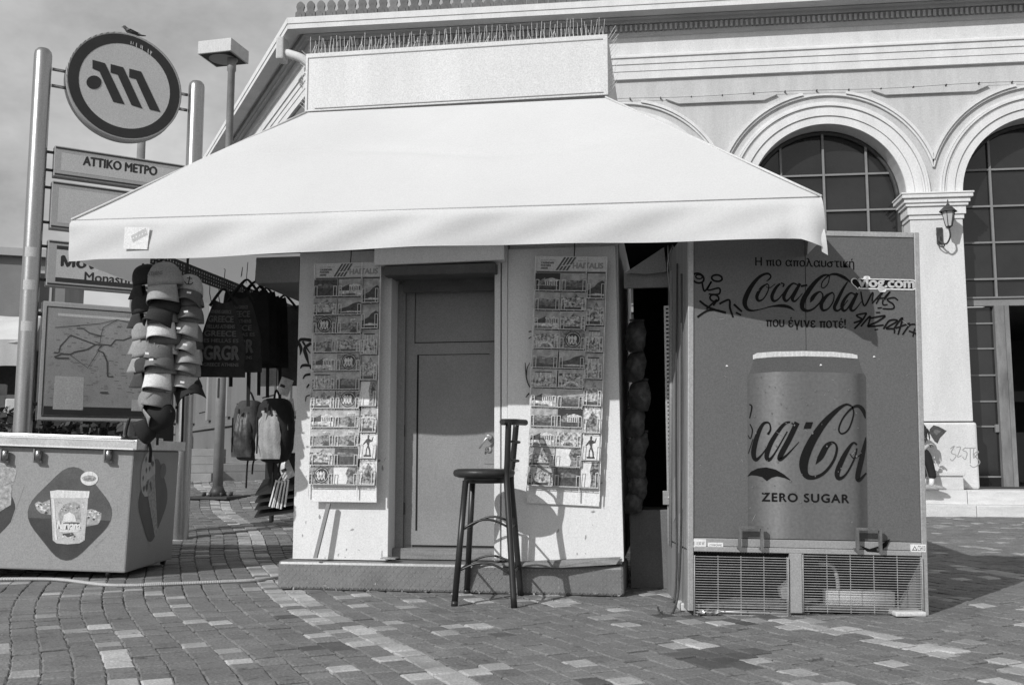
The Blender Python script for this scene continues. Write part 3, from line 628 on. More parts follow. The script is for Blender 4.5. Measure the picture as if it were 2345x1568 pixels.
UP = MB(Matrix.Translation((u0, -0.05, (w0 + w1) / 2)) @ Matrix.Rotation(R(90), 4, 'Z') @ Matrix.Rotation(R(-90), 4, 'X'))
perforated(UP, 0, 0, -(w1 - w0) / 2, (w1 - w0) / 2, 0.042, 1, 0.026, 0.011); UP.build('slotted_upright', M_hard, kio)
b = MB(); (ua, wa), (ub, wb) = K.at(1517, 1123, -0.07), K.at(1546, 1155, -0.07); b.box(ua, ub, -0.075, -0.058, wb, wa); b.lathe([(0, -0.082), (0.008, -0.082), (0.008, -0.075)], 8, ((ua + ub) / 2, 0, (wa + wb) / 2), 0, 'y'); b.build('clamp', M_hard, kio, bevel=0.002)
for k in range(7):
    x0 = u0 + 0.02 + k * 0.008; rr = random.Random(k); zz = [2.22, 2.1, 1.9, 1.6, 1.2, 0.9]
    b = MB(); b.tube(spline([(x0 + rr.uniform(-0.03, 0.04) * (1 if i < 3 else 0.3), -0.03 - rr.uniform(0, 0.03), z) for i, z in enumerate(zz[:rr.randint(3, 6)])], 4), 0.004, 5); b.build('cable', M_iron if k % 2 else M_hard, kio)
b = MB(); b.tube(spline([(u0 + 0.06, -0.05, 2.15), (u0 + 0.05, -0.06, 1.95), (u0 + 0.07, -0.06, 1.78), (u0 + 0.10, -0.06, 1.80), (u0 + 0.10, -0.05, 2.0), (u0 + 0.08, -0.04, 2.18)], 5), 0.004, 5); b.build('cable', M_hard, kio)

M_backing = mat('backing_dark', 0.06, 0.7, 0.3, 20)
# ------------------------------------------------------------------ postcard racks and the cards in them
M_hdr = mat('rack_header', 0.62, 0.5, 0.03, 5); M_hink = mat('header_ink', 0.10, 0.6); M_hmid = mat('header_mid', 0.30, 0.6)
G_ = {k: mat('print_' + k, g, 0.35, v, s, spec=0.5, world=True, lo=0.36, grain=0.15) for k, g, v, s in (('white', 0.66, 0.1, 40), ('pale', 0.50, 0.55, 60), ('sky', 0.36, 0.30, 22), ('mid', 0.19, 0.85, 60), ('town', 0.32, 0.95, 62), ('dark', 0.05, 0.6, 60), ('night', 0.02, 0.3, 40), ('sea', 0.13, 0.6, 50), ('stone', 0.52, 0.4, 90))}
GK = list(G_); GM = [G_[k] for k in GK]; gi = {k: i for i, k in enumerate(GK)}
def card(motif, w, h):
    """A postcard: a thin slip with its picture printed in flat shapes; origin at the foot of the card."""
    b = MB(); b.box(-w / 2, w / 2, 0, 0.002, 0, h, gi['white']); y = [-0.0004]
    def F(poly, k): b.flat([(x * w, z * h) for x, z in poly], y[0], gi[k]); y[0] -= 0.00025
    def rect(x0, x1, z0, z1, k): F([(x0, z0), (x1, z0), (x1, z1), (x0, z1)], k)
    def temple(x0, x1, z0, z1, k, gap):
        rect(x0, x1, z0, z0 + (z1 - z0) * 0.62, k); F([(x0 - 0.02, z0 + (z1 - z0) * 0.62), (x1 + 0.02, z0 + (z1 - z0) * 0.62), (x1 + 0.02, z0 + (z1 - z0) * 0.75), ((x0 + x1) / 2, z1), (x0 - 0.02, z0 + (z1 - z0) * 0.75)], k)
        n = 6
        for i in range(n): a = x0 + (x1 - x0) * (i + 0.55) / n; rect(a, a + (x1 - x0) * 0.07, z0 + 0.02, z0 + (z1 - z0) * 0.55, gap)
    rect(-0.495, 0.495, 0.008, 0.992, 'sky')
    if motif == 'night temple': rect(-0.48, 0.48, 0.02, 0.98, 'night'); F([(-0.42, 0.25), (-0.1, 0.25), (-0.1, 0.72), (-0.3, 0.55)], 'mid'); temple(-0.1, 0.40, 0.25, 0.72, 'stone', 'dark'); rect(-0.48, 0.48, 0.02, 0.24, 'dark')
    elif motif == 'day temple': F([(-0.48, 0.3), (-0.05, 0.3), (-0.05, 0.7), (-0.35, 0.5)], 'dark'); temple(-0.05, 0.38, 0.3, 0.74, 'stone', 'dark'); rect(-0.48, 0.48, 0.02, 0.30, 'pale'); rect(-0.48, 0.2, 0.02, 0.12, 'mid')
    elif motif == 'coast': F([(-0.48, 0.5), (-0.2, 0.62), (0.1, 0.55), (0.48, 0.66), (0.48, 0.4), (-0.48, 0.4)], 'mid'); rect(-0.48, 0.48, 0.02, 0.45, 'sea'); F([(-0.48, 0.02), (0.48, 0.02), (0.48, 0.2), (0.1, 0.15), (-0.2, 0.25)], 'dark')
    elif motif == 'town': rect(-0.48, 0.48, 0.02, 0.70, 'town'); F([(-0.1, 0.7), (0.05, 0.92), (0.2, 0.72)], 'mid'); rect(-0.48, 0.3, 0.02, 0.14, 'dark')
    elif motif == 'sunset': rect(-0.48, 0.48, 0.02, 0.98, 'dark'); F([(-0.48, 0.55), (0, 0.75), (0.48, 0.6), (0.48, 0.5), (-0.48, 0.45)], 'sea'); rect(-0.35, -0.05, 0.62, 0.72, 'mid')
    elif motif == 'citadel': F([(-0.48, 0.1), (0.48, 0.1), (0.48, 0.62), (0.2, 0.66), (-0.1, 0.55), (-0.48, 0.5)], 'mid'); temple(0.02, 0.30, 0.62, 0.84, 'stone', 'dark'); F([(0.02, 0.02), (0.35, 0.02), (0.28, 0.2), (0.15, 0.3)], 'dark')
    elif motif == 'medallion':
        rect(-0.48, 0.48, 0.02, 0.98, 'mid'); C = [(0.02 + 0.46 * h / w * math.cos(2 * math.pi * i / 20), 0.5 + 0.46 * math.sin(2 * math.pi * i / 20)) for i in range(20)]
        F(C, 'night'); F([(0.02 + (x - 0.02) * 0.86, 0.5 + (z - 0.5) * 0.86) for x, z in C], 'pale'); F([(0.02 + (x - 0.02) * 0.80, 0.5 + (z - 0.5) * 0.80) for x, z in C], 'night')
        for dx in (-0.13, -0.02, 0.1): F([(dx - 0.05, 0.25), (dx - 0.02, 0.45), (dx - 0.06, 0.6), (dx, 0.74), (dx + 0.07, 0.62), (dx + 0.05, 0.4), (dx + 0.08, 0.24), (dx + 0.04, 0.22), (dx + 0.01, 0.38), (dx - 0.02, 0.22)], 'stone')
    elif motif == 'sea cliff': F([(-0.48, 0.3), (-0.1, 0.45), (0.1, 0.62), (0.35, 0.72), (0.48, 0.65), (0.48, 0.02), (-0.48, 0.02)], 'dark'); F([(-0.48, 0.12), (0.0, 0.2), (0.48, 0.16), (0.48, 0.1), (-0.2, 0.1)], 'stone')
    elif motif == 'statue':
        rect(-0.48, 0.48, 0.02, 0.98, 'white'); S = [(-0.12, 0.12), (-0.1, 0.35), (-0.02, 0.5), (-0.1, 0.62), (-0.26, 0.52), (-0.3, 0.56), (-0.12, 0.74), (-0.04, 0.78), (-0.06, 0.88), (0.02, 0.93), (0.08, 0.88), (0.05, 0.78), (0.2, 0.72), (0.28, 0.86), (0.32, 0.84), (0.26, 0.66), (0.1, 0.62), (0.08, 0.5), (0.18, 0.3), (0.2, 0.12), (0.12, 0.12), (0.08, 0.3), (0.0, 0.42), (-0.04, 0.3), (-0.04, 0.12)]
        F(S, 'dark'); rect(-0.22, 0.24, 0.05, 0.12, 'night')
    elif motif == 'rock': rect(-0.48, 0.48, 0.02, 0.98, 'pale'); F([(-0.4, 0.05), (0.45, 0.05), (0.3, 0.6), (0.05, 0.85), (-0.2, 0.5)], 'mid'); F([(-0.1, 0.3), (0.2, 0.35), (0.1, 0.6)], 'dark')
    elif motif == 'ruins': rect(-0.48, 0.48, 0.02, 0.60, 'town'); [rect(a, a + 0.05, 0.35, 0.8, 'stone') for a in (-0.3, -0.15, 0.05, 0.22)]; rect(-0.35, 0.3, 0.78, 0.84, 'dark')
    elif motif == 'carved head': rect(-0.48, 0.48, 0.02, 0.98, 'white'); F([(0.05, 0.02), (0.48, 0.02), (0.48, 0.98), (0.1, 0.98), (0.0, 0.6), (0.1, 0.3)], 'mid'); F([(0.15, 0.5), (0.35, 0.45), (0.4, 0.7), (0.2, 0.75)], 'dark')
    elif motif == 'theatre': rect(-0.48, 0.48, 0.02, 0.78, 'town'); F([(0.3 * math.cos(math.pi * i / 8), 0.05 + 0.3 * math.sin(math.pi * i / 8)) for i in range(9)], 'stone'); F([(0.2 * math.cos(math.pi * i / 8), 0.05 + 0.2 * math.sin(math.pi * i / 8)) for i in range(9)], 'mid')
    return b.mesh('postcard', GM)
ORD = ['topmost', 'second', 'third', 'fourth', 'fifth', 'sixth', 'seventh', 'eighth', 'ninth', 'tenth', 'lowest']
ORD8 = ['topmost', 'second', 'third', 'fourth', 'fifth', 'sixth', 'seventh', 'lowest']
cards = {}
def rack(corners, which, land, port, tiltz):
    (ux0, zt), (ux1, _), (ub0, zb), (ub1, _) = [K.at(px, py, -0.10) for px, py in corners]
    W_ = ((ux1 - ux0) + (ub1 - ub0)) / 2; Ht = zt - zb; cx = (ub0 + ub1) / 2
    lean = math.atan2((ux0 + ux1) / 2 - cx, Ht)
    f = Fr(K.M @ Vector((cx, -0.09, zb)), R(-9), lean)
    t = thing_fr('postcard_rack', f'white wire postcard rack hung on the kiosk wall {which}', 'postcard rack', f, 'postcard racks on the kiosk front')
    b = MB(); b.box(-W_ / 2, W_ / 2, 0.02, 0.026, 0, Ht); b.build('back_board', mat('rack_board', 0.74, 0.5, 0.04, 6), t, bevel=0.004)
    hh = 0.098; b = MB(); b.box(-W_ / 2, W_ / 2, 0.010, 0.018, Ht - hh, Ht); hd = b.build('header_sign', M_hdr, t)
    yy = 0.0092
    for i, s in enumerate(('CALENDARS', 'POSTERS', '& BOOKS')): text(s, hd, M_hink, -W_ / 2 + 0.035, Ht - 0.043 - i * 0.018, yy, 0.085 - 0.02 * i, 0.012, align='LEFT', bold=0.08)
    text('picture editions', hd, M_hink, -W_ / 2 + 0.035, Ht - 0.026, yy, 0.10, 0.007, align='LEFT')
    b = MB()
    for i in range(4):
        x = -0.055 + i * 0.022; b.flat([(x - 0.045, Ht - hh + 0.006), (x - 0.031, Ht - hh + 0.006), (x + 0.023, Ht - 0.006), (x + 0.009, Ht - 0.006)], yy)
    b.flat([(-0.06, Ht - 0.066), (0.04, Ht - 0.055), (0.04, Ht - 0.05), (-0.06, Ht - 0.06)], yy - 0.0004, 1); b.build('stripe_print', [M_hink, M_hdr], hd)
    text('HAITALIS', hd, M_hmid, W_ * 0.24, Ht - 0.060, yy, W_ * 0.42, 0.036, bold=0.07); text('editions', hd, M_hmid, W_ * 0.16, Ht - 0.028, yy, 0.06, 0.010)
    z_top = Ht - hh - 0.008; z_bot = 0.115; pitch = (z_top - z_bot) / 11; cwid = W_ * 0.365; pw = W_ * 0.245
    xc = [-W_ / 2 + W_ * 0.19, -W_ / 2 + W_ * 0.56]; xp = W_ / 2 - W_ * 0.135; pp = (z_top - z_bot) / 8
    b = MB(); b.box(-W_ / 2 + 0.006, W_ / 2 - 0.006, 0.0175, 0.0196, z_bot - 0.004, z_top + 0.004); b.build('dark_backing', M_backing, t)  # dark panel added so the gaps between the cards come out dark
    # wire pockets
    b = MB(); rw = 0.0015
    def wire(x0, z0, x1, z1, y=-0.022): b.box(min(x0, x1) - rw, max(x0, x1) + rw, y - rw, y + rw, min(z0, z1) - rw, max(z0, z1) + rw)
    for i in range(11):
        z = z_bot + i * pitch
        wire(-W_ / 2 + 0.005, z, xp - pw / 2 - 0.008, z); wire(-W_ / 2 + 0.005, z - 0.012, xp - pw / 2 - 0.008, z - 0.012, -0.004)
        for c_ in xc:
            for sg in (-1, 1):
                xo = c_ + sg * cwid * 0.46; xi = c_ + sg * cwid * 0.34; wire(xi, z, xi, z + pitch * 0.56); wire(xo, z, xo, z + pitch * 0.56); wire(xi, z + pitch * 0.56, xo, z + pitch * 0.56)
        for k in range(7): x = -W_ / 2 + 0.03 + k * W_ * 0.10; b.box(x - 0.002, x + 0.002, -0.022, 0.02, z - 0.002, z + 0.001)
    for i in range(8):
        z = z_bot + i * pp; wire(xp - pw / 2, z, xp + pw / 2, z)
        for sg in (-1, 1):
            xo = xp + sg * pw * 0.48; xi = xp + sg * pw * 0.32; wire(xi, z, xi, z + pp * 0.55); wire(xo, z, xo, z + pp * 0.55); wire(xi, z + pp * 0.55, xo, z + pp * 0.55)
        for k in range(3): x = xp + (k - 1) * pw * 0.4; b.box(x - 0.002, x + 0.002, -0.022, 0.02, z - 0.002, z + 0.001)
    for x in (-W_ / 2, xp - pw / 2 - 0.010, W_ / 2): b.box(x - 0.003, x + 0.003, -0.004, 0.002, 0.03, Ht)
    b.build('wire_pockets', M_wire, t)
    # the hook it hangs by
    b = MB(); b.tube([(0.02, 0.0, Ht), (0.02, 0.01, Ht + 0.05), (0.015, 0.03, Ht + 0.10)], 0.004, 5); b.build('hook', M_iron, t)
    # the cards stand in front of the dark panel
    for i in range(11):
        z = z_bot + (10 - i) * pitch
        for j in range(2):
            m = land[i][j]; key = (m, round(cwid, 4), round(pitch, 4)); 
            if key not in cards: cards[key] = card(m, cwid, pitch * 0.93)
            o = bpy.data.objects.new('postcard', cards[key]); COL.objects.link(o)
            o.location = f.M @ Vector((xc[j] + random.uniform(-0.004, 0.004), -0.016 - random.uniform(0, 0.003), z + 0.003)); o.rotation_euler = (R(-6), lean + random.uniform(-0.015, 0.015), R(-9))
            tag(o, f'{m} postcard, {ORD[i]} in {"the outer" if j == 0 else "the middle"} column of the rack {which}', 'postcard', 'postcards in the wire racks')
    for i in range(8):
        z = z_bot + (7 - i) * pp; m = port[i]; key = (m, 'p', round(pw, 4), round(pp, 4))
        if key not in cards: cards[key] = card(m, pw, pp * 0.95)
        o = bpy.data.objects.new('postcard', cards[key]); COL.objects.link(o)
        o.location = f.M @ Vector((xp + random.uniform(-0.003, 0.003), -0.016, z + 0.003)); o.rotation_euler = (R(-6), lean + random.uniform(-0.012, 0.012), R(-9))
        tag(o, f'upright {m} postcard, {ORD8[i]} in the tall-card column of the rack {which}', 'postcard', 'postcards in the wire racks')
    return f, t, W_, Ht
Lf, Lt, LW, LH = rack(((722, 603), (868, 597), (701, 1149), (862, 1151)), 'nearer the hanging caps',
    [('sunset', 'day temple'), ('town', 'sea cliff'), ('medallion', 'citadel'), ('citadel', 'town'), ('day temple', 'medallion'), ('ruins', 'coast'), ('town', 'medallion'), ('day temple', 'citadel'), ('citadel', 'citadel'), ('town', 'sunset'), ('medallion', 'carved head')],
    ['sea cliff', 'sea cliff', 'ruins', 'town', 'carved head', 'town', 'statue', 'rock'], 0)
Rf, Rt, RW, RH = rack(((1225, 588), (1390, 590), (1205, 1155), (1370, 1160)), 'nearer the drinks cooler',
    [('night temple', 'coast'), ('coast', 'town'), ('day temple', 'town'), ('theatre', 'medallion'), ('coast', 'sea cliff'), ('ruins', 'theatre'), ('day temple', 'coast'), ('coast', 'night temple'), ('day temple', 'theatre'), ('town', 'carved head'), ('town', 'sunset')],
    ['sea cliff', 'town', 'ruins', 'ruins', 'town', 'rock', 'statue', 'carved head'], 0)
# the prop leg under the first rack
b = MB(); a0 = K.pt(753, 1152, -0.07); a1 = K.pt(722, 1277, -0.10); d_ = 0.012
b.hexa([(a1.x - d_, a1.y - d_, a1.z), (a1.x + d_, a1.y - d_, a1.z), (a1.x + d_, a1.y + d_, a1.z), (a1.x - d_, a1.y + d_, a1.z), (a0.x - d_, a0.y - d_, a0.z), (a0.x + d_, a0.y - d_, a0.z), (a0.x + d_, a0.y + d_, a0.z), (a0.x - d_, a0.y + d_, a0.z)])
prop = b.build('prop_leg', M_kgrey); prop.location = K.loc; prop.rotation_euler = K.rot
tag(prop, 'grey slanting wooden prop under the postcard rack by the caps', 'prop')

# scuffs, drips and chips of their own on the kiosk paint
M_scuff = mat('paint_scuff', 0.34, 0.8, 0.4, 30)
def scuffs(n, x0, x1, z0, z1, y, seed, m, smax=0.03, name='scuff'):
    r_ = random.Random(seed); b = MB()
    for i in range(n):
        x, z = r_.uniform(x0, x1), z0 + (z1 - z0) * r_.random() ** 2.2; k = r_.randint(5, 7); s = r_.uniform(0.003, smax) ** 1.0; e = r_.uniform(0.15, 0.7); a = r_.uniform(-0.4, 0.4) + (math.pi / 2 if r_.random() < 0.6 else 0)
        P = []
        for j in range(k): t = 2 * math.pi * j / k; u, w = s * math.cos(t) * r_.uniform(0.6, 1.1), s * e * math.sin(t) * r_.uniform(0.5, 1.1); P.append((min(max(x + u * math.cos(a) - w * math.sin(a), x0), x1), z + u * math.sin(a) + w * math.cos(a)))
        b.flat(P, y - i * 0.00003)
    return b.build(name, m, kio, kind='stuff')
scuffs(26, -2.19, -1.56, 0.20, 0.9, -0.0008, 1, M_scuff, 0.022); scuffs(18, -0.72, -0.06, 0.24, 0.8, -0.0555, 2, M_scuff, 0.018)
scuffs(34, -2.26, -0.02, 0.005, 0.05, -0.0728, 4, M_scuff, 0.014); scuffs(12, -2.26, -0.02, 0.005, 0.17, -0.0745, 5, M_scuff, 0.008)

# ------------------------------------------------------------------ the drinks cooler
D = Fr((0.968, 5.62, 0.024), 0.0, R(1.2))
M_cool = mat('cooler_print_grey', 0.125, 0.42, 0.05, 3, 0.03, 60, spec=0.4)
M_cseam = mat('cooler_seam', 0.10, 0.5)
M_ctrim = mat('cooler_trim', 0.40, 0.4, 0.12, 7, metal=0.3)
M_cbody = mat('cooler_side', 0.22, 0.55, 0.25, 4, streak=(3, 3, 0.5))
M_ink = mat('cooler_ink', 0.012, 0.75, spec=0.08)
M_mark = mat('marker_ink', 0.010, 0.8, spec=0.08)
M_band = mat('cooler_band', 0.30, 0.45, 0.08, 6)
M_white = mat('white_label', 0.75, 0.5, 0.05, 20)
M_foil = mat('foil', 0.5, 0.3, 0.3, 30, 0.6, 40, metal=0.8)
W_, H_ = 1.327, 2.150
ZB = D.at(1580, 1229)[1]; ZG = D.at(1580, 1261)[1]
cool = thing_fr('drinks_cooler', 'tall grey drinks cooler with a big can picture and scrawled marker tags', 'drinks cooler', D)
b = MB(); b.box(0.0, W_, 0.03, 0.74, ZG + 0.004, H_ - 0.004); b.build('body', M_cbody, cool, bevel=0.01)
b = MB(); b.box(0.0, 0.025, 0.03, 0.74, 0.0, ZG); b.box(W_ - 0.025, W_, 0.03, 0.74, 0.0, ZG); b.box(0.025, W_ - 0.025, 0.72, 0.74, 0.0, ZG); b.box(0.025, W_ - 0.025, 0.03, 0.72, 0.012, 0.03); b.build('base_cabinet', M_cbody, cool)
b = MB(); b.box(0.0, 0.032, -0.008, 0.03, 0.0, H_); b.build('corner_post', M_ctrim, cool, bevel=0.004)
b = MB(); b.box(W_ - 0.03, W_, -0.008, 0.03, 0.0, H_); b.build('corner_post', M_ctrim, cool, bevel=0.004)
b = MB(); b.box(0.032, W_ - 0.03, -0.006, 0.03, H_ - 0.032, H_ - 0.001); b.build('top_rail', M_ctrim, cool, bevel=0.004)
xm = D.at(1847, 900)[0]
for x0, x1 in ((0.034, xm - 0.0015), (xm + 0.0015, W_ - 0.032)):
    b = MB(); b.box(x0, x1, 0.0, 0.028, ZB, H_ - 0.034); b.build('door', M_cool, cool, bevel=0.002)
b = MB(); b.box(0.034, W_ - 0.032, -0.003, 0.028, ZG + 0.03, ZB - 0.003); b.build('lower_band', M_band, cool, bevel=0.003)
b = MB(); b.box(0.034, W_ - 0.032, -0.010, 0.028, ZG, ZG + 0.028); b.build('grille_rail', M_ctrim, cool, bevel=0.003)
dp = lambda px, py, y=0.0: D.at(px, py, y)
# the printed can
Cx0, Cx1 = dp(1711, 1000)[0], dp(1982, 1000)[0]
mcan = bpy.data.materials.new('can_print'); mcan.use_nodes = True
n = mcan.node_tree.nodes; l = mcan.node_tree.links; pb = n['Principled BSDF']; pb.inputs['Roughness'].default_value = 0.42
t_ = n.new('ShaderNodeTexCoord'); sx = n.new('ShaderNodeSeparateXYZ'); mr = n.new('ShaderNodeMapRange'); rp = n.new('ShaderNodeValToRGB'); nzz = n.new('ShaderNodeTexNoise'); nzz.inputs['Scale'].default_value = 60; ad = n.new('ShaderNodeMath'); ad.operation = 'MULTIPLY'; m2 = n.new('ShaderNodeMapRange')
m2.inputs[3].default_value = 0.88; m2.inputs[4].default_value = 1.12; m2.inputs[1].default_value = 0.3; m2.inputs[2].default_value = 0.7
mr.inputs[1].default_value = Cx0; mr.inputs[2].default_value = Cx1
e = rp.color_ramp.elements; stops = ((0.0, .095), (0.07, .12), (0.18, .20), (0.24, .23), (0.36, .15), (0.50, .125), (0.75, .135), (0.88, .11), (0.95, .055), (1.0, .07))
for i, (p_, v_) in enumerate(stops):
    el = e[i] if i < 2 else e.new(p_); el.position = p_; el.color = (v_, v_, v_, 1)
l.new(t_.outputs['Object'], sx.inputs[0]); l.new(sx.outputs[0], mr.inputs[0]); l.new(mr.outputs[0], rp.inputs[0]); l.new(t_.outputs['Object'], nzz.inputs['Vector']); l.new(nzz.outputs[0], m2.inputs[0])
cc = n.new('ShaderNodeVectorMath'); cc.operation = 'SCALE'; l.new(rp.outputs[0], cc.inputs[0]); l.new(m2.outputs[0], cc.inputs['Scale']); l.new(cc.outputs[0], pb.inputs['Base Color'])
M_cantop = mat('can_shoulder', 0.10, 0.45, 0.1, 8); M_canrim = mat('can_rim', 0.62, 0.35, 0.25, 9, streak=(8, 1, 1))
P = lambda cx, cy: D.at(1537.7 + .2639 * cx, 562.5 + .2639 * cy, -0.001)
b = MB(); YC = -0.0008
top = [P(*q) for q in ((712, 975), (760, 962), (900, 950), (1150, 946), (1400, 952), (1560, 966), (1620, 985), (1650, 1080), (1685, 1140))]; bot = [(Cx1, ZB + 0.002), (Cx0, ZB + 0.002)]
b.flat([P(655, 1140), P(700, 1050)] + top + bot, YC, 0); 
sh_ = [P(*q) for q in ((712, 976), (900, 952), (1150, 948), (1400, 954), (1620, 986), (1650, 1080), (1665, 1110), (1400, 1098), (1150, 1092), (900, 1092), (670, 1110), (690, 1060))]; b.flat(sh_, YC - 0.0004, 1)
rim = [P(*q) for q in ((703, 950), (740, 930), (900, 918), (1150, 914), (1400, 920), (1560, 936), (1610, 950), (1612, 980), (1560, 975), (1400, 964), (1150, 958), (900, 964), (740, 976), (705, 985))]; b.flat(rim, YC - 0.0008, 2)
b.build('can_print', [mcan, M_cantop, M_canrim], cool)
# slogan, script and lettering
letters('Η πιο απολαυστική', cool, M_ink, *dp(1843, 604), -0.0012, dp(1957, 605)[0] - dp(1729, 605)[0], 0.048, bold=0.025)
letters('που έγινε ποτέ!', cool, M_ink, *dp(1846, 742), -0.0012, dp(1938, 742)[0] - dp(1754, 742)[0], 0.054, bold=0.03)
text('ZERO SUGAR', cool, M_ink, *dp(1843, 1139), -0.0035, dp(1942, 1139)[0] - dp(1743, 1139)[0], 0.046, bold=0.045, space=1.15)
PX = W_ / (2118 - 1577)
def brush(name, strokes, ox, oy, k, y, m, clip=None, parent=cool, polys=()):
    b = MB(); f = lambda cx, cy: D.at(ox + k * cx, oy + k * cy, y); i = 0
    for q in strokes: stroke(b, [f(c[0], c[1]) + (c[2] * k * PX * (1.3 if name == 'marker_tag' else 1.0),) for c in q], y - i * 0.00015, clip=clip); i += 1
    for q in polys: b.flat([f(*c) for c in q], y - i * 0.00015); i += 1
    return b.build(name, m, parent)
brush('script_logo', [
 [(236, 172, 6), (256, 156, 10), (262, 138, 10), (240, 124, 14), (195, 142, 18), (150, 190, 25), (115, 250, 31), (98, 305, 30), (112, 343, 22), (145, 357, 12), (205, 347, 6), (265, 331, 9), (330, 326, 20), (378, 335, 18), (415, 358, 2)],
 [(240, 188, 8), (205, 212, 16), (176, 262, 22), (184, 294, 16), (214, 284, 9), (242, 240, 8), (250, 202, 7), (238, 187, 8)],
 [(232, 205, 5), (255, 214, 5), (290, 190, 5)],
 [(338, 208, 10), (345, 192, 10), (326, 186, 10), (296, 212, 18), (270, 264, 22), (280, 296, 17), (310, 284, 9), (350, 235, 6)],
 [(432, 196, 8), (402, 186, 11), (370, 216, 18), (345, 266, 22), (356, 296, 17), (382, 278, 9), (424, 212, 7)],
 [(446, 186, 18), (418, 240, 20), (398, 282, 20), (410, 298, 14), (430, 285, 8), (462, 248, 4)],
 [(452, 204, 13), (492, 196, 13)],
 [(628, 132, 8), (590, 138, 16), (542, 178, 24), (496, 238, 30), (464, 298, 31), (462, 342, 26), (492, 358, 16), (532, 344, 11), (574, 302, 9), (590, 262, 9), (572, 238, 9), (542, 256, 20), (522, 282, 24), (512, 306, 3)],
 [(632, 140, 6), (622, 186, 6), (596, 214, 7), (580, 204, 7), (592, 168, 7), (632, 134, 10), (672, 128, 16), (722, 148, 20), (765, 178, 8)],
 [(650, 242, 8), (612, 266, 19), (580, 316, 23), (590, 354, 16), (624, 344, 9), (654, 300, 8), (660, 258, 7), (646, 241, 8)],
 [(745, 176, 8), (716, 222, 16), (682, 290, 22), (662, 338, 20), (680, 358, 13), (712, 336, 7), (748, 290, 5)],
 [(792, 256, 8), (764, 246, 11), (730, 280, 18), (710, 326, 22), (720, 357, 16), (746, 342, 9), (784, 276, 7)],
 [(806, 246, 18), (782, 298, 20), (764, 340, 20), (776, 358, 14), (800, 342, 8), (832, 300, 4)],
], 1668.9, 581.3, .3639, -0.0012, M_ink)
brush('script_logo', [
 [(148, 80, 8), (166, 100, 11), (150, 182, 8)], [(152, 224, 8), (170, 270, 9), (156, 330, 7), (138, 305, 6)], [(174, 332, 5), (140, 440, 5)],
 [(282, 300, 18), (302, 262, 13), (290, 216, 12), (246, 226, 22), (202, 320, 33), (178, 430, 36), (194, 484, 26), (236, 450, 12), (275, 396, 7)],
 [(472, 228, 9), (436, 210, 14), (386, 240, 24), (310, 352, 33), (274, 450, 34), (290, 484, 26), (332, 438, 12), (424, 278, 9)],
 [(496, 212, 38), (440, 330, 38), (376, 450, 38), (372, 482, 26), (420, 450, 14), (510, 354, 4)],
 [(892, 92, 12), (850, 82, 16), (780, 128, 30), (680, 232, 48), (592, 372, 60), (545, 500, 66), (556, 590, 46), (612, 614, 28), (692, 580, 21), (762, 490, 18), (786, 400, 17), (760, 358, 15), (712, 384, 38), (668, 462, 40), (632, 516, 4)],
 [(896, 92, 10), (908, 152, 11), (872, 260, 11), (822, 294, 12), (800, 260, 12), (830, 182, 12), (890, 112, 15), (940, 92, 22), (976, 122, 30), (1000, 182, 18)],
 [(932, 374, 14), (900, 364, 16), (842, 450, 32), (790, 570, 38), (800, 620, 28), (852, 590, 14), (912, 480, 12), (932, 400, 11)], [(880, 440, 7), (910, 472, 8), (970, 440, 6)],
 [(1000, 320, 12), (972, 450, 34), (938, 600, 36), (950, 632, 24), (1000, 580, 10)],
], 1668.9, 900.1, .3138, -0.0026, M_ink, clip=(Cx0, Cx1), polys=[[(560, 210), (612, 210), (595, 256), (540, 258)]])
brush('swash_print', [], 1668.9, 900.1, .3138, -0.0024, M_ink, polys=[[(133, 606), (160, 570), (210, 546), (270, 539), (275, 640), (240, 610), (200, 600), (160, 597)], [(270, 539), (340, 555), (400, 590), (460, 640), (400, 616), (350, 605), (310, 615), (275, 640)]])
def oval(cx, cy, rx, ry, w, n=14, tilt=0.2): return [(cx + rx * math.cos(2 * math.pi * i / n) + tilt * ry * math.sin(2 * math.pi * i / n), cy + ry * math.sin(2 * math.pi * i / n), w) for i in range(n + 1)]
brush('marker_tag', [oval(228, 282, 50, 42, 13), oval(236, 270, 28, 18, 9), oval(392, 282, 45, 28, 13), [(262, 310, 12), (285, 395, 12), (345, 310, 11), (312, 385, 11), (410, 368, 12), (408, 420, 12), (320, 420, 11)], oval(370, 455, 38, 30, 12), [(240, 478, 14), (330, 540, 15), (470, 582, 16)], [(222, 620, 14), (300, 568, 14), (372, 556, 12)], [(300, 550, 12), (390, 470, 13), (360, 520, 12)], [(412, 505, 14), (496, 470, 13), (505, 540, 14), (532, 622, 12)], [(538, 508, 14), (608, 572, 13)], [(556, 580, 12), (602, 602, 11)]], 1537.7, 562.5, .2639, -0.0016, M_mark)
brush('marker_tag', [[(1640, 398, 9), (1672, 522, 11), (1742, 404, 10), (1738, 480, 9)], [(1738, 500, 10), (1800, 430, 10), (1832, 400, 9), (1772, 504, 10)], [(1770, 462, 9), (1842, 452, 9)], [(1842, 470, 9), (1894, 398, 9), (1838, 460, 10), (1832, 510, 10), (1872, 510, 8)], [(1962, 474, 9), (1926, 450, 10), (1868, 468, 10), (1922, 510, 11), (1918, 546, 10), (1828, 546, 9)], [(1784, 541, 9), (1822, 537, 8)], [(1770, 580, 9), (1808, 578, 8)]], 1537.7, 562.5, .2639, -0.0030, M_mark)
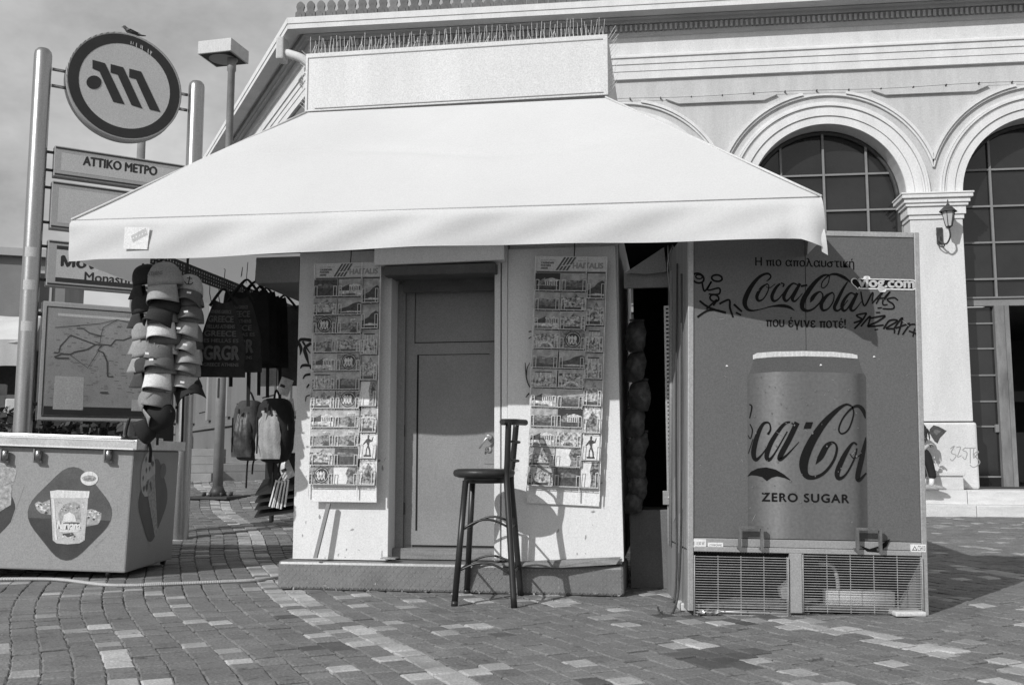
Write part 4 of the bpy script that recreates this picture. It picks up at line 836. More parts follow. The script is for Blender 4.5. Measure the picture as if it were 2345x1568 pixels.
brush('marker_tag', [[(1578, 670, 12), (1650, 640, 13), (1602, 604, 11), (1692, 584, 12)], [(1690, 586, 12), (1650, 650, 13), (1584, 720, 12)], [(1640, 700, 11), (1720, 612, 12), (1700, 700, 11)], [(1720, 630, 12), (1850, 608, 13), (1780, 660, 13), (1700, 700, 12), (1838, 688, 12)], [(1750, 702, 9), (1786, 696, 8)], [(1760, 730, 9), (1790, 724, 8)], [(1836, 722, 12), (1888, 650, 13), (1958, 652, 12), (1860, 716, 12), (1926, 722, 12), (1930, 762, 10)], [(1926, 720, 12), (2000, 625, 13), (1962, 772, 11)], [(1940, 716, 10), (2064, 672, 11)], [(2000, 772, 10), (2062, 690, 11), (2112, 682, 10)], [(2056, 738, 10), (2122, 764, 11)], [(2106, 716, 9), (2090, 790, 9)]], 1537.7, 562.5, .2639, -0.0018, M_mark)
# the outlined sticker at the door edge
b = MB(); S1 = lambda px, py: D.at(px, py, -0.004); y = -0.0044
def rrect(x0, x1, z0, z1, r, n=4): return [(cx + r * math.cos(a0 + math.pi / 2 * i / n), cz + r * math.sin(a0 + math.pi / 2 * i / n)) for cx, cz, a0 in ((x1 - r, z1 - r, 0), (x0 + r, z1 - r, math.pi / 2), (x0 + r, z0 + r, math.pi), (x1 - r, z0 + r, 1.5 * math.pi)) for i in range(n + 1)]
(xa, za), (xb, zb) = S1(1958, 634), S1(2098, 664)
heart = lambda s, cx, cz: [(cx + s * 0.0155 * 16 * math.sin(t) ** 3 / 16, cz + s * 0.0155 * (13 * math.cos(t) - 5 * math.cos(2 * t) - 2 * math.cos(3 * t) - math.cos(4 * t)) / 16) for t in [2 * math.pi * i / 24 for i in range(24)]]
hx_, hz_ = S1(1963, 648)
b.flat(rrect(xa + 0.01, xb, zb - 0.002, za - 0.008, 0.022), y); b.flat(rrect(xa + 0.045, xa + 0.085, zb, za + 0.006, 0.012), y - 0.0002); b.flat(rrect(xa + 0.13, xa + 0.175, zb - 0.016, za - 0.016, 0.012), y - 0.0003); b.flat(heart(2.5, hx_, hz_), y - 0.0004)
b.flat(rrect(xa + 0.018, xb - 0.007, zb + 0.006, za - 0.014, 0.016), y - 0.0008, 1); b.flat(heart(2.05, hx_, hz_), y - 0.0009, 1)
stk = b.build('sticker', [M_white, M_mark], cool)
text('vlog.com', stk, mat('sticker_grey', 0.50, 0.5), (xa + xb) / 2 + 0.002, (za + zb) / 2 - 0.004, y - 0.0014, xb - xa - 0.03, 0.074, bold=0.05)
# labels
for (px0, py0, px1, py1), s_ in (((1579, 1233, 1616, 1253), 'CE 1130 W'), ((1620, 1241, 1655, 1253), 'CONFORME'), ((2083, 1245, 2118, 1263), '')):
    (u0, w1), (u1, w0) = dp(px0, py0), dp(px1, py1); b = MB(); b.box(u0, min(u1, W_ - 0.004), -0.0115 if u1 > W_ - 0.05 else -0.0045, -0.0032, w0, w1); lb = b.build('label', M_white, cool)
    if s_: text(s_, lb, M_cseam, (u0 + u1) / 2, (w0 + w1) / 2, -0.0052, (u1 - u0) * 0.8, (w1 - w0) * 0.4)
    else:
        text('C5H10', lb, M_mark, u0 + (u1 - u0) * 0.70, (w0 + w1) / 2, -0.0121, (u1 - u0) * 0.5, (w1 - w0) * 0.7); q = MB(); q.flat([(u0 + 0.006, w0 + 0.008), (u0 + 0.036, w0 + 0.008), (u0 + 0.021, w1 - 0.008)], -0.0121); q.flat([(u0 + 0.012, w0 + 0.011), (u0 + 0.030, w0 + 0.011), (u0 + 0.021, w1 - 0.014)], -0.0123, 1); q.build('warning_print', [M_mark, M_white], lb)
M_guard = mat('guard_grey', 0.13, 0.5, 0.3, 14)
# the two square guard loops
for px0, py0, px1, py1 in ((1693, 1206, 1741, 1254), (1962, 1210, 2011, 1258)):
    (u0, w1), (u1, w0) = dp(px0, py0, -0.05), dp(px1, py1, -0.02); b = MB()
    def bar(p, q, r=0.007):
        p, q = Vector(p), Vector(q); b.hexa([(min(p.x, q.x) - r, min(p.y, q.y) - r * 1.6, min(p.z, q.z) - r), (max(p.x, q.x) + r, min(p.y, q.y) - r * 1.6, min(p.z, q.z) - r), (max(p.x, q.x) + r, max(p.y, q.y) + r * 1.6, min(p.z, q.z) - r), (min(p.x, q.x) - r, max(p.y, q.y) + r * 1.6, min(p.z, q.z) - r), (min(p.x, q.x) - r, min(p.y, q.y) - r * 1.6, max(p.z, q.z) + r), (max(p.x, q.x) + r, min(p.y, q.y) - r * 1.6, max(p.z, q.z) + r), (max(p.x, q.x) + r, max(p.y, q.y) + r * 1.6, max(p.z, q.z) + r), (min(p.x, q.x) - r, max(p.y, q.y) + r * 1.6, max(p.z, q.z) + r)])
    bar((u0, -0.05, w0), (u0, -0.05, w1)); bar((u1, -0.05, w0), (u1, -0.05, w1)); bar((u0 + 0.0072, -0.0505, w1), (u1 - 0.0072, -0.0505, w1)); bar((u0, -0.0375, w0), (u0, -0.015, w0)); bar((u1, -0.0375, w0), (u1, -0.015, w0)); b.build('guard_loop', M_guard, cool)
b = MB(); P4 = [dp(*q, -0.012) for q in ((1968, 1248), (1985, 1262), (2010, 1264), (2030, 1250), (2038, 1233), (2030, 1236), (2016, 1248), (1990, 1256))]; b.flat(P4, -0.0125); b.build('dark_smear', M_mark, cool)
M_grl = mat('grille_wire', 0.36, 0.5, 0.2, 12)
# grille: centre post and two wire screens with machinery behind
(u0, w1), (u1, w0) = dp(1806, 1272), dp(1836, 1404); b = MB(); b.box(u0, u1, -0.012, 0.02, w0 + 0.004, ZG); post = b.build('centre_post', M_ctrim, cool, bevel=0.003)
for (px0, py0, px1, py1), nv in (((1588, 1272, 1806, 1410), 5), ((1836, 1270, 2114, 1404), 6)):
    (ua, wa), (ub, wb) = dp(px0, py0, -0.02), dp(px1, py1, -0.02); b = MB(); k = 0; z = wb
    while z < wa: b.box(ua, ub, -0.021, -0.0175, z - 0.0014, z + 0.0014); z += 0.0136
    for i in range(nv):
        x = ua + 0.008 + (ub - ua - 0.016) * i / (nv - 1); b.box(x - 0.0016, x + 0.0016, -0.0172, -0.0135, wb - 0.008, wa + 0.004)
    for x in (ua + 0.003, ub - 0.003): b.tube([(x, -0.0245, wb - 0.004), (x, -0.0245, wa + 0.004)], 0.003, 6)
    b.build('grille', M_grl, cool)
b = MB(); b.box(0.03, W_ - 0.03, 0.35, 0.36, 0.03, ZG - 0.004); b.build('inner_panel', mat('inner_dark', 0.04, 0.7, 0.6, 9), cool)
b = MB(); r_ = random.Random(2)
for i in range(30):
    for j in (0, 1, 4, 5): b.lathe([(0, 0.30), (0.004, 0.30)], 6, (0.08 + i * 0.016, 0, ZG - 0.03 - j * 0.024), 0, 'y')
b.build('perforation', M_cbody, cool, kind='stuff')
(ua, wa), (ub, wb) = dp(1893, 1350, 0.12), dp(2043, 1388, 0.12); b = MB()
b.box(ua, ub, 0.12, 0.20, wb, wa)
rad = b.build('condenser', M_ctrim, cool)
for i in range(7): q = MB(); z = wb + 0.006 + (wa - wb - 0.012) * i / 6; q.tube([(ua - 0.01, 0.112, z), (ub + 0.01, 0.112, z)], 0.0055, 6); q.build('coil', M_white, rad)
b = MB(); b.tube(spline([dp(1876, 1290, 0.14)[:1] + (0.16,) + dp(1876, 1290, 0.14)[1:], dp(1905, 1295, 0.14)[:1] + (0.15,) + dp(1905, 1295, 0.14)[1:], dp(1917, 1320, 0.13)[:1] + (0.14,) + dp(1917, 1320, 0.13)[1:], dp(1920, 1350, 0.13)[:1] + (0.14,) + dp(1920, 1350, 0.13)[1:]], 6), 0.012, 8); b.build('hose', M_ctrim, cool)
b = MB(); P4 = [dp(*q, 0.10) for q in ((2062, 1390), (2106, 1290), (2112, 1290), (2112, 1395))]; b.prism(P4, 0.10, 0.12); b.build('fan_shroud', M_cbody, cool)
b = MB(); P4 = [dp(*q, 0.08) for q in ((1786, 1348), (1806, 1330), (1806, 1372), (1790, 1368))]; b.prism(P4, 0.08, 0.14); b.build('fan_shroud', M_ctrim, cool)
b = MB(); (ua, wa), (ub, wb) = dp(1690, 1376, 0.15), dp(1800, 1392, 0.15); b.box(ua, ub, 0.12, 0.3, wb, wa); b.tube([(0.08, 0.05, wb - 0.01), (ub + 0.1, 0.05, wb - 0.012)], 0.008, 6); b.build('drip_tray', M_ctrim, cool)
# cables, paper on the flank
b = MB(); b.add([(-0.002, 0.16, 0.55), (-0.002, 0.30, 0.50), (-0.002, 0.30, 0.28), (-0.002, 0.18, 0.30)], [(3, 2, 1, 0)]); b.add([(-0.002, 0.36, 0.75), (-0.002, 0.48, 0.7), (-0.002, 0.48, 0.45), (-0.002, 0.36, 0.5)], [(3, 2, 1, 0)]); b.build('peeling_sticker', M_ctrim, cool)
for q in ([(-0.02, 0.1, 1.9), (-0.015, 0.12, 1.2), (-0.02, 0.1, 0.5), (-0.03, 0.12, 0.1), (-0.08, 0.05, -0.03), (-0.14, 0.0, -0.03), (-0.15, 0.1, 0.0)], [(-0.012, 0.3, 2.0), (-0.014, 0.32, 1.0), (-0.012, 0.3, 0.2), (-0.03, 0.28, 0.0)]):
    b = MB(); b.tube(spline(q, 6), 0.006, 6); b.build('cable', M_iron, cool)
b = MB(); b.tube([(-0.006, 0.55, 0.3), (-0.006, 0.55, 2.0)], 0.012, 6); b.build('side_pipe', M_cbody, cool)
# blocks and rags the cooler stands on: things of their own
for px, py, w_, nm, lb in ((2088, 1413, 0.17, 'stone_block', 'pale stone wedge under the outer corner of the drinks cooler'), (1578, 1400, 0.10, 'stone_block', 'small stone wedge under the kiosk-side corner of the drinks cooler')):
    p = on_ground(px, py); b = MB(); b.box(-w_ / 2, w_ / 2, 0, 0.12, 0.0, 0.026 if w_ > 0.15 else 0.045); o = b.build(nm, M_marble, bevel=0.008); o.location = (p.x, p.y + 0.01, 0.002); tag(o, lb, 'block')
b = MB(); r_ = random.Random(9)
b.grid(lambda s, t: (s * 0.13, t * 0.06, 0.012 + 0.018 * math.sin(s * 9) * math.sin(t * 5) + r_.uniform(0, 0.012)), 9, 5, smooth=False); o = b.build('foil_scrap', M_foil); p = on_ground(1615, 1408); o.location = (p.x - 0.05, p.y - 0.03, 0.0); tag(o, 'crumpled shiny foil scrap at the foot of the drinks cooler', 'litter')

# ------------------------------------------------------------------ the bar stool
M_stool = mat('stool_black_tube', 0.020, 0.38, 0.25, 12, spec=0.5); M_seat = mat('stool_seat', 0.030, 0.42, 0.3, 10, 0.15, 50)
st = thing('bar_stool', 'tall black metal bar stool with a low back, standing before the kiosk door', 'bar stool', (-0.16, 6.12, 0))
S = Fr((-0.16, 6.12, 0))
feet = [on_ground(1040, 1387), on_ground(1177, 1391), on_ground(1068, 1358), on_ground(1192, 1364)]
def sp(px, py, y): p = S.pt(px, py, y); return p
topz = 0.745
tops = [S.pt(1066, 1100, -0.10), S.pt(1160, 1100, -0.10), S.pt(1082, 1100, 0.16), S.pt(1170, 1100, 0.15)]
F_ = [Vector((f.x - S.loc.x, f.y - S.loc.y, 0.0)) for f in feet]
bk = [S.pt(1164, 966, -0.13), S.pt(1182, 967, 0.10)]
for i in (0, 2): b = MB(); b.tube([F_[i], tops[i]], 0.0185, 10); b.tube([F_[i], lerp(F_[i], tops[i], 0.04)], 0.0205, 10); b.build('leg', M_stool, st)
for i, j in ((1, 0), (3, 1)):
    b = MB(); b.tube(spline([F_[i], lerp(F_[i], tops[i], 0.6), tops[i], lerp(tops[i], bk[j], 0.35), bk[j]], 5), 0.0185, 10); b.build('leg', M_stool, st)
b = MB(); cS = S.pt(1108, 1082, 0.03); RS = 0.19
b.lathe([(0, -0.028), (RS * 0.80, -0.03), (RS * 0.97, -0.018), (RS, 0.0), (RS * 0.97, 0.016), (RS * 0.86, 0.024), (RS * 0.5, 0.02), (0, 0.017)], 32, (cS.x, cS.y, cS.z)); b.build('seat', M_seat, st)
b = MB(); b.lathe([(RS * 0.70, -0.033), (RS * 0.72, -0.06), (RS * 0.66, -0.062), (RS * 0.64, -0.033)], 28, (cS.x + 0.01, cS.y, cS.z)); b.build('seat_ring', M_stool, st)
def arc(p, q, rise, n=9): return [lerp(p, q, i / n) + Vector((0, 0, rise * math.sin(math.pi * i / n))) for i in range(n + 1)]
for t0, t1, (i, j), r_ in ((0.60, 0.62, (0, 1), 0.055), (0.60, 0.62, (2, 3), 0.055), (0.27, 0.25, (0, 1), 0.06), (0.27, 0.25, (2, 3), 0.06), (0.60, 0.60, (0, 2), 0.0), (0.62, 0.62, (1, 3), 0.0), (0.27, 0.27, (0, 2), 0.0), (0.25, 0.25, (1, 3), 0.0)):
    b = MB(); b.tube(arc(lerp(F_[i], tops[i], t0), lerp(F_[j], tops[j], t1), r_), 0.007, 7); b.build('foot_rail', M_stool, st)
b = MB(); m_ = (bk[0] + bk[1]) / 2; d_ = (bk[1] - bk[0]).normalized(); b.tube([bk[0] - d_ * 0.035 + Vector((-0.03, 0, 0)), m_ + Vector((0.02, 0, 0.002)), bk[1] + d_ * 0.03 + Vector((0.05, 0, 0))], 0.019, 12); b.build('backrest', M_seat, st)
for t_ in (0.30, 0.62):
    a0, a1 = lerp(tops[1], bk[0], t_ + 0.05), lerp(tops[3], bk[1], t_ + 0.03); b = MB(); b.tube(spline([a0, lerp(a0, a1, 0.5) + Vector((0.05, 0, 0)), a1], 5), 0.008, 7); b.build('back_rail', M_stool, st)

# ------------------------------------------------------------------ the ice cream chest
M_frz = mat('freezer_grey', 0.30, 0.4, 0.04, 3, spec=0.4); M_frz2 = mat('freezer_side', 0.33, 0.45, 0.08, 3)
M_dia = mat('print_diamond', 0.10, 0.4, 0.3, 5); M_dia2 = mat('print_diamond_dark', 0.055, 0.4, 0.3, 6); M_cup = mat('print_cup', 0.50, 0.4, 0.18, 12); M_cupl = mat('print_cup_lid', 0.68, 0.4, 0.2, 8, streak=(6, 1, 1)); M_nut = mat('print_nuts', 0.35, 0.5, 0.55, 40)
Z_ = Fr((-2.76, 7.24, 0.0), R(0), R(1.9))
fz = thing_fr('ice_cream_freezer', 'grey ice cream chest freezer with printed tubs and cones, on small wheels', 'freezer', Z_)
zp = lambda px, py, y=0.0: Z_.at(px, py, y)
FW = 2.05; FD = 0.98
zb0 = zp(275, 1311)[1]; zt0 = zp(287, 1030)[1]; x1 = 0.0
b = MB(); b.box(-FW, x1, 0.0, FD, zb0, zt0); b.build('body', M_frz, fz, bevel=0.012)
b = MB(); zr = zp(287, 1006)[1]; b.box(-FW - 0.03, x1 + 0.035, -0.045, FD + 0.04, zt0 + 0.001, zr); rim_ = b.build('rim', M_alu, fz, bevel=0.006)
b = MB(); b.box(-FW, x1 + 0.01, -0.0495, -0.0455, zr - 0.012, zr - 0.002); b.box(-FW, x1 + 0.01, -0.0495, -0.0455, zt0 + 0.003, zt0 + 0.014); b.build('rim_edge', M_white, rim_)
b = MB(); b.box(-FW, x1 - 0.12, 0.05, FD - 0.05, zr + 0.001, zr + 0.022); b.build('lid', M_alu, fz, bevel=0.006)
for px in (12, 88, 249):
    u, w = zp(px, 1046, -0.03); b = MB(); b.lathe([(0.0, -0.03), (0.021, -0.03), (0.022, 0.045), (0.012, 0.05), (0, 0.05)], 12, (u, -0.035, w)); b.tube([(u - 0.028, -0.035, w - 0.03), (u + 0.03, -0.035, w - 0.034)], 0.010, 8); b.box(u - 0.035, u - 0.024, -0.045, 0.0, w - 0.03, w + 0.055); b.build('lock_barrel', M_steel, fz)
def rdia(cx, cz, hw, hh, r=0.32, n=6):
    V = [(0, hh), (-hw, 0), (0, -hh), (hw, 0)]; out = []
    for i in range(4):
        p, c, q = Vector(V[i - 1]), Vector(V[i]), Vector(V[(i + 1) % 4]); a = c + (p - c) * r; d = c + (q - c) * r
        for k in range(n + 1): t = k / n; e = a * (1 - t) ** 2 + c * 2 * t * (1 - t) + d * t * t; out.append((cx + e.x, cz + e.y))
    return out
b = MB(); cx, cz = zp(160, 1175); hw = (zp(268, 1175)[0] - zp(52, 1175)[0]) / 2 * 1.07; hh = (zp(160, 1065)[1] - zp(160, 1288)[1]) / 2 * 1.15
b.flat(rdia(cx, cz, hw, hh), -0.001, 0)
b.flat([(cx + (x - cx) * 0.985, min(cz + (z - cz) * 0.985, cz - 0.04)) for x, z in rdia(cx, cz, hw, hh)], -0.0014, 1)
q = lambda cx_, cy_: Z_.at(.3871 * cx_, 984.5 + .3871 * cy_, -0.002)     # points of the enlarged freezer view
def poly(pts, y, mi): b.flat([q(*p) for p in pts], y, mi)
poly([(205, 435), (225, 420), (250, 428), (295, 410), (300, 500), (240, 490), (215, 465)], -0.0018, 4); poly([(515, 470), (545, 465), (600, 490), (598, 525), (580, 555), (510, 570)], -0.0018, 4)
poly([(300, 395), (522, 395), (500, 650), (470, 668), (400, 674), (335, 668), (312, 650)], -0.0022, 2)
poly([(296, 360), (340, 353), (530, 360), (525, 400), (300, 400)], -0.0026, 3)
poly([(350, 545), (345, 490), (375, 440), (430, 420), (470, 435), (478, 500), (480, 545)], -0.0030, 4); poly([(370, 540), (378, 500), (410, 484), (440, 500), (452, 540)], -0.0033, 3)
poly([(335, 545), (470, 545), (480, 580), (420, 588), (345, 580)], -0.0035, 0); poly([(350, 590), (470, 590), (465, 600), (352, 600)], -0.0035, 3); poly([(370, 610), (430, 605), (440, 620), (400, 632)], -0.0035, 0)
ex = [(528 + 52 * math.cos(2 * math.pi * i / 18), 285 + 42 * math.sin(2 * math.pi * i / 18)) for i in range(18)]; poly(ex, -0.0036, 3); poly([(528 + (x - 528) * 0.8, 285 + (y - 285) * 0.45) for x, y in ex], -0.0040, 4)
r_ = random.Random(21)
for i in range(40):                                       # crumbs, swirls and small print on the tub
    x, z = r_.uniform(320, 500), r_.choice((r_.uniform(425, 480), r_.uniform(600, 655))); s = r_.uniform(2, 7); poly([(x - s, z), (x, z - s * 0.7), (x + s, z + s * 0.2), (x, z + s)], -0.0037 - i * 0.00001, r_.choice((0, 3, 4)))
for i in range(16): x, z = r_.uniform(215, 292), r_.uniform(425, 490); s = r_.uniform(4, 12); poly([(x - s, z), (x, z - s * 0.8), (x + s, z), (x, z + s * 0.6)], -0.0020 - i * 0.00002, r_.choice((1, 2, 3)))
for i in range(16): x, z = r_.uniform(520, 590), r_.uniform(480, 550); s = r_.uniform(4, 12); poly([(x - s, z), (x, z - s * 0.8), (x + s, z), (x, z + s * 0.6)], -0.0020 - i * 0.00002, r_.choice((1, 2, 3)))
poly([(306, 405), (322, 405), (338, 650), (326, 645)], -0.0042, 3)
# half of the next picture at the picture's edge
cx2 = zp(54, 1165)[0] - hw; b.flat(rdia(cx2, cz + 0.01, hw, hh), -0.0007, 1); poly([(-40, 170), (40, 175), (100, 240), (85, 300), (10, 330), (-60, 300)], -0.0018, 4); poly([(-10, 330), (70, 320), (65, 440), (0, 480), (-30, 440)], -0.0022, 4)
prt = b.build('front_print', [M_dia, M_dia2, M_cup, M_cupl, M_nut], fz)
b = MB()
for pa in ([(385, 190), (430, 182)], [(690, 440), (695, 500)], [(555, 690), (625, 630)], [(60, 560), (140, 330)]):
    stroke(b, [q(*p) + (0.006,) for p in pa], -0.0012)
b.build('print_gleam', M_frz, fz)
text('Nirvana', prt, M_cupl, *q(408, 562), -0.0042, q(475, 560)[0] - q(338, 560)[0], 0.062, bold=0.06, shear=0.12); text('NESTLE', prt, M_cseam, *q(528, 290), -0.0044, 0.075, 0.018, shear=0.1)
# the flank: a diamond with a cone
fl = MB(Matrix.Translation((x1 + 0.001, 0, 0)) @ Matrix.Rotation(R(90), 4, 'Z'))
zc = (zb0 + zt0) / 2 + 0.06; fl.flat(rdia(0.46, zc, 0.36, 0.37, 0.3), -0.001, 0)
fl.flat([(0.30 + 0.15 * math.cos(2 * math.pi * i / 14), zc + 0.20 + 0.17 * math.sin(2 * math.pi * i / 14)) for i in range(14)], -0.0016, 1); fl.flat([(0.26, zc + 0.14), (0.44, zc + 0.20), (0.60, zc - 0.26), (0.54, zc - 0.28)], -0.0020, 2)
fl.flat([(0.62 + 0.07 * math.cos(2 * math.pi * i / 12), zc + 0.22 + 0.06 * math.sin(2 * math.pi * i / 12)) for i in range(12)], -0.0020, 3)
r_ = random.Random(4)
for i in range(16): a, z = 0.30 + r_.uniform(-0.11, 0.11), zc + 0.20 + r_.uniform(-0.13, 0.13); fl.flat([(a - 0.018, z), (a, z - 0.03), (a + 0.016, z), (a, z + 0.022)], -0.0024 - i * 0.00005, 0)
fl.build('side_print', [M_dia2, M_cup, M_nut, M_dia], fz)
for px, py, yy in ((285, 1322, 0.04), (372, 1290, FD - 0.06), (-30, 1300, 0.04)):
    b = MB(); u = -0.03 if px > 0 else -FW + 0.1; b.lathe([(0, -0.014), (0.03, -0.014), (0.033, 0.0), (0.03, 0.014), (0, 0.014)], 14, (u - (0.10 if px < 300 else 0.02), yy, 0.033), 0, 'x'); b.box(u - 0.14, u - 0.0, yy - 0.02, yy + 0.02, 0.05, zb0 + 0.01); b.build('wheel', M_black, fz)
# the strap tied over the rim
b = MB(); b.tube(spline([(-0.10, 0.12, zr + 0.16), (-0.12, 0.14, zr + 0.02), (0.01, 0.16, zr + 0.02), (0.05, 0.18, zr - 0.06), (0.045, 0.2, zr - 0.16)], 5), 0.012, 6); o = b.build('tied_strap', M_black); o.location = Z_.loc; o.rotation_euler = Z_.rot; tag(o, 'black strap knotted over the rim of the ice cream freezer', 'strap')
# ribbed hose across the paving
hp = [on_ground(px, py) for px, py in ((-60, 1330), (60, 1329), (140, 1331), (230, 1342), (300, 1344), (400, 1340), (520, 1335), (590, 1331), (655, 1321))]
hp = spline([(p.x, p.y, 0.013) for p in hp], 44); b = MB(); b.tube(hp, [0.0125 if i % 2 else 0.0105 for i in range(len(hp))], 7, smooth=False); o = b.build('ribbed_hose', mat('hose_grey', 0.42, 0.5)); tag(o, 'pale ribbed hose running over the paving from the kiosk to the freezer', 'hose')

# drops printed on the can, chips and scratches on the doors
b = MB(); r_ = random.Random(12)
for i in range(70):
    x = r_.uniform(Cx0 + 0.02, Cx1 - 0.03); z = r_.uniform(ZB + 0.05, P(900, 1120)[1]); s = r_.uniform(0.002, 0.0055)
    b.flat([(x + s * math.cos(t), z + s * 1.3 * math.sin(t)) for t in (0, 1.05, 2.1, 3.14, 4.2, 5.2)], -0.0044 - i * 0.00001)
b.build('drop_print', mat('drop_print', 0.165, 0.35), cool, kind='stuff')
b = MB()
for i in range(34):
    x = r_.uniform(0.05, W_ - 0.06); z = r_.uniform(ZB + 0.02, H_ - 0.1); L = r_.uniform(0.004, 0.05) * (1 if r_.random() < 0.3 else 0.35); a = r_.uniform(-1.2, 1.2); w = r_.uniform(0.0008, 0.0022)
    stroke(b, [(min(max(x, 0.05), W_ - 0.05), z, w * 0.5), (min(max(x + L * 0.5 * math.cos(a), 0.05), W_ - 0.05), z + L * 0.5 * math.sin(a), w), (min(max(x + L * math.cos(a), 0.05), W_ - 0.05), z + L * math.sin(a) * 1.1, w * 0.4)], -0.0046 - i * 0.00001, k=2)
b.build('scratch', mat('scratch_pale', 0.36, 0.6), cool, kind='stuff')
b = MB()
for (px, py) in ((1663, 838), (2000, 817), (1878, 836)):
    x, z = dp(px, py); b.flat([(x - 0.007, z - 0.004), (x + 0.008, z - 0.002), (x + 0.006, z + 0.004), (x - 0.002, z + 0.007)], -0.0049)
b.build('chip', M_white, cool)

# ------------------------------------------------------------------ the metro sign between two steel posts
pz = on_ground(412, 1232, 0.08)
Q = Fr((pz.x, pz.y, ground_z(pz.x, pz.y)), R(32.7))
M_sgrey = mat('sign_grey', 0.34, 0.45, 0.06, 3); M_sface = mat('sign_face', 0.46, 0.35, 0.05, 2); M_sdark = mat('sign_dark', 0.026, 0.4, 0.15, 6); M_map = mat('map_face', 0.25, 0.15, 0.22, 2.5, spec=0.6, spots=0.2, detail=8); M_mline = mat('map_line', 0.06, 0.4); M_mpale = mat('map_legend', 0.36, 0.4, 0.25, 60)
met = thing_fr('metro_sign', 'steel metro station sign with a round emblem, name boards and a route map', 'metro sign', Q)
qp = lambda px, py, y=0.0: Q.at(px, py, y)
SL = (qp(103, 112)[0] + qp(48, 985)[0]) / 2; hL = qp(103, 112)[1]; hR = qp(455, 187)[1]
for u, h in ((SL, hL), (0.0, hR)):
    b = MB(); b.lathe([(0.079, -0.1), (0.079, h - 0.07), (0.072, h - 0.035), (0.052, h - 0.01), (0.0, h)], 24, (u, 0, 0)); b.build('post', M_steel, met)
# disc
dcu = (qp(148, 190)[0] + qp(413, 215)[0]) / 2; dr = (qp(413, 215)[0] - qp(148, 190)[0]) / 2 * 0.985; dcz = (qp(285, 76)[1] + qp(280, 322)[1]) / 2 - 0.01; dr = (dr + (qp(285, 76)[1] - qp(280, 322)[1]) / 2) / 2
b = MB(); b.lathe([(0, -0.045), (dr * 0.97, -0.045), (dr, -0.055), (dr, 0.085), (0, 0.085)], 56, (dcu, 0, dcz), 0, 'y'); disc = b.build('emblem_disc', M_sgrey, met)
b = MB(); b.lathe([(0, -0.047), (dr * 0.79, -0.047)], 56, (dcu, 0, dcz), 0, 'y'); b.build('disc_face', M_sface, disc)
b = MB(); b.lathe([(dr * 0.79, -0.049), (dr * 0.965, -0.049)], 56, (dcu, 0, dcz), 0, 'y'); b.build('dark_ring', M_sdark, disc)
mc = lambda cx, cy: qp(.288 * cx, .288 * cy, -0.05)
b = MB()
for pts in ([(735, 478), (835, 505), (990, 832), (900, 812), (790, 570), (735, 548)], [(880, 512), (980, 538), (1132, 866), (1045, 838), (935, 596), (878, 580)], [(1028, 548), (1122, 572), (1275, 893), (1190, 873), (1080, 632), (1026, 618)]): b.flat([mc(*p) for p in pts], -0.0505)
b.flat([mc(747 + 60 * math.cos(2 * math.pi * i / 20), 657 + 54 * math.sin(2 * math.pi * i / 20)) for i in range(20)], -0.0505); b.build('letter_emblem', M_sdark, disc)
b = MB(); r_ = random.Random(1)
for i in range(9): a = r_.uniform(1.0, 1.6); u, w = dcu + dr * 0.87 * math.cos(a), dcz + dr * 0.87 * math.sin(a); b.flat([(u, w), (u + 0.006, w - 0.01), (u + 0.004, w - 0.05 * r_.random() - 0.02), (u - 0.004, w - 0.03)], -0.0515)
b.build('bird_dropping', M_sface, disc)
b = MB()
for (ua, ub) in ((SL + 0.085, dcu - dr + 0.02), (dcu + dr - 0.02, -0.085)):
    for dz in (0.05, -0.11): b = MB(); b.tube([(ua, 0.01, dcz + dz), (ub, 0.01, dcz + dz)], 0.016, 8); b.build('bracket', M_steel, met)
def board(px_tl, px_bl, un, face, nm='name_board', inset=0.05, ur=-0.10):
    (u0, zt), (_, zb) = qp(*px_tl), qp(*px_bl); b = MB(); b.box(u0, ur, -0.05, 0.06, zb, zt); bd = b.build(nm, M_sgrey, met, bevel=0.006)
    b = MB(); b.box(u0 + 0.01, ur - 0.01, -0.0525, -0.0505, zb + 0.012, zb + 0.028); b.box(u0 + 0.01, ur - 0.01, -0.0525, -0.0505, zt - 0.028, zt - 0.012); b.build('frame_groove', M_sdark, bd)
    b = MB(); b.flat([(u0 + inset, zb + inset), (ur - inset, zb + inset), (ur - inset, zt - inset), (u0 + inset, zt - inset)], -0.0515); b.build('board_face', face, bd)
    for z in (zb + 0.06, zt - 0.06):
        for p_, q_ in ((SL + 0.075, u0 + 0.01), (ur - 0.01, -0.075)): b = MB(); b.tube([(p_, 0.0, z), (q_, 0.0, z)], 0.014, 6); b.build('bracket', M_iron, met)
    return bd, u0, ur, zb, zt
bd, u0, ur, zb, zt = board((124, 336), (118, 405), 0, M_sface, inset=0.06)
ta, tb_ = qp(191, 368, -0.052), qp(359, 393, -0.052); text('ATTIKO METPO', bd, M_sdark, (ta[0] + tb_[0]) / 2, (ta[1] + tb_[1]) / 2, -0.0525, tb_[0] - ta[0], 0.085, bold=0.06)
bd, u0, ur, zb, zt = board((118, 416), (109, 524), 0, M_sface, inset=0.06)
a_ = qp(255, 500, -0.052); b = MB(); b.lathe([(0.155, -0.0525), (0.18, -0.0525)], 30, (a_[0], 0, a_[1] - 0.03), 0, 'y'); b.build('circle_print', M_sdark, bd)
bd, u0, ur, zb, zt = board((109, 550), (99, 655), 0, M_sface, inset=0.075)
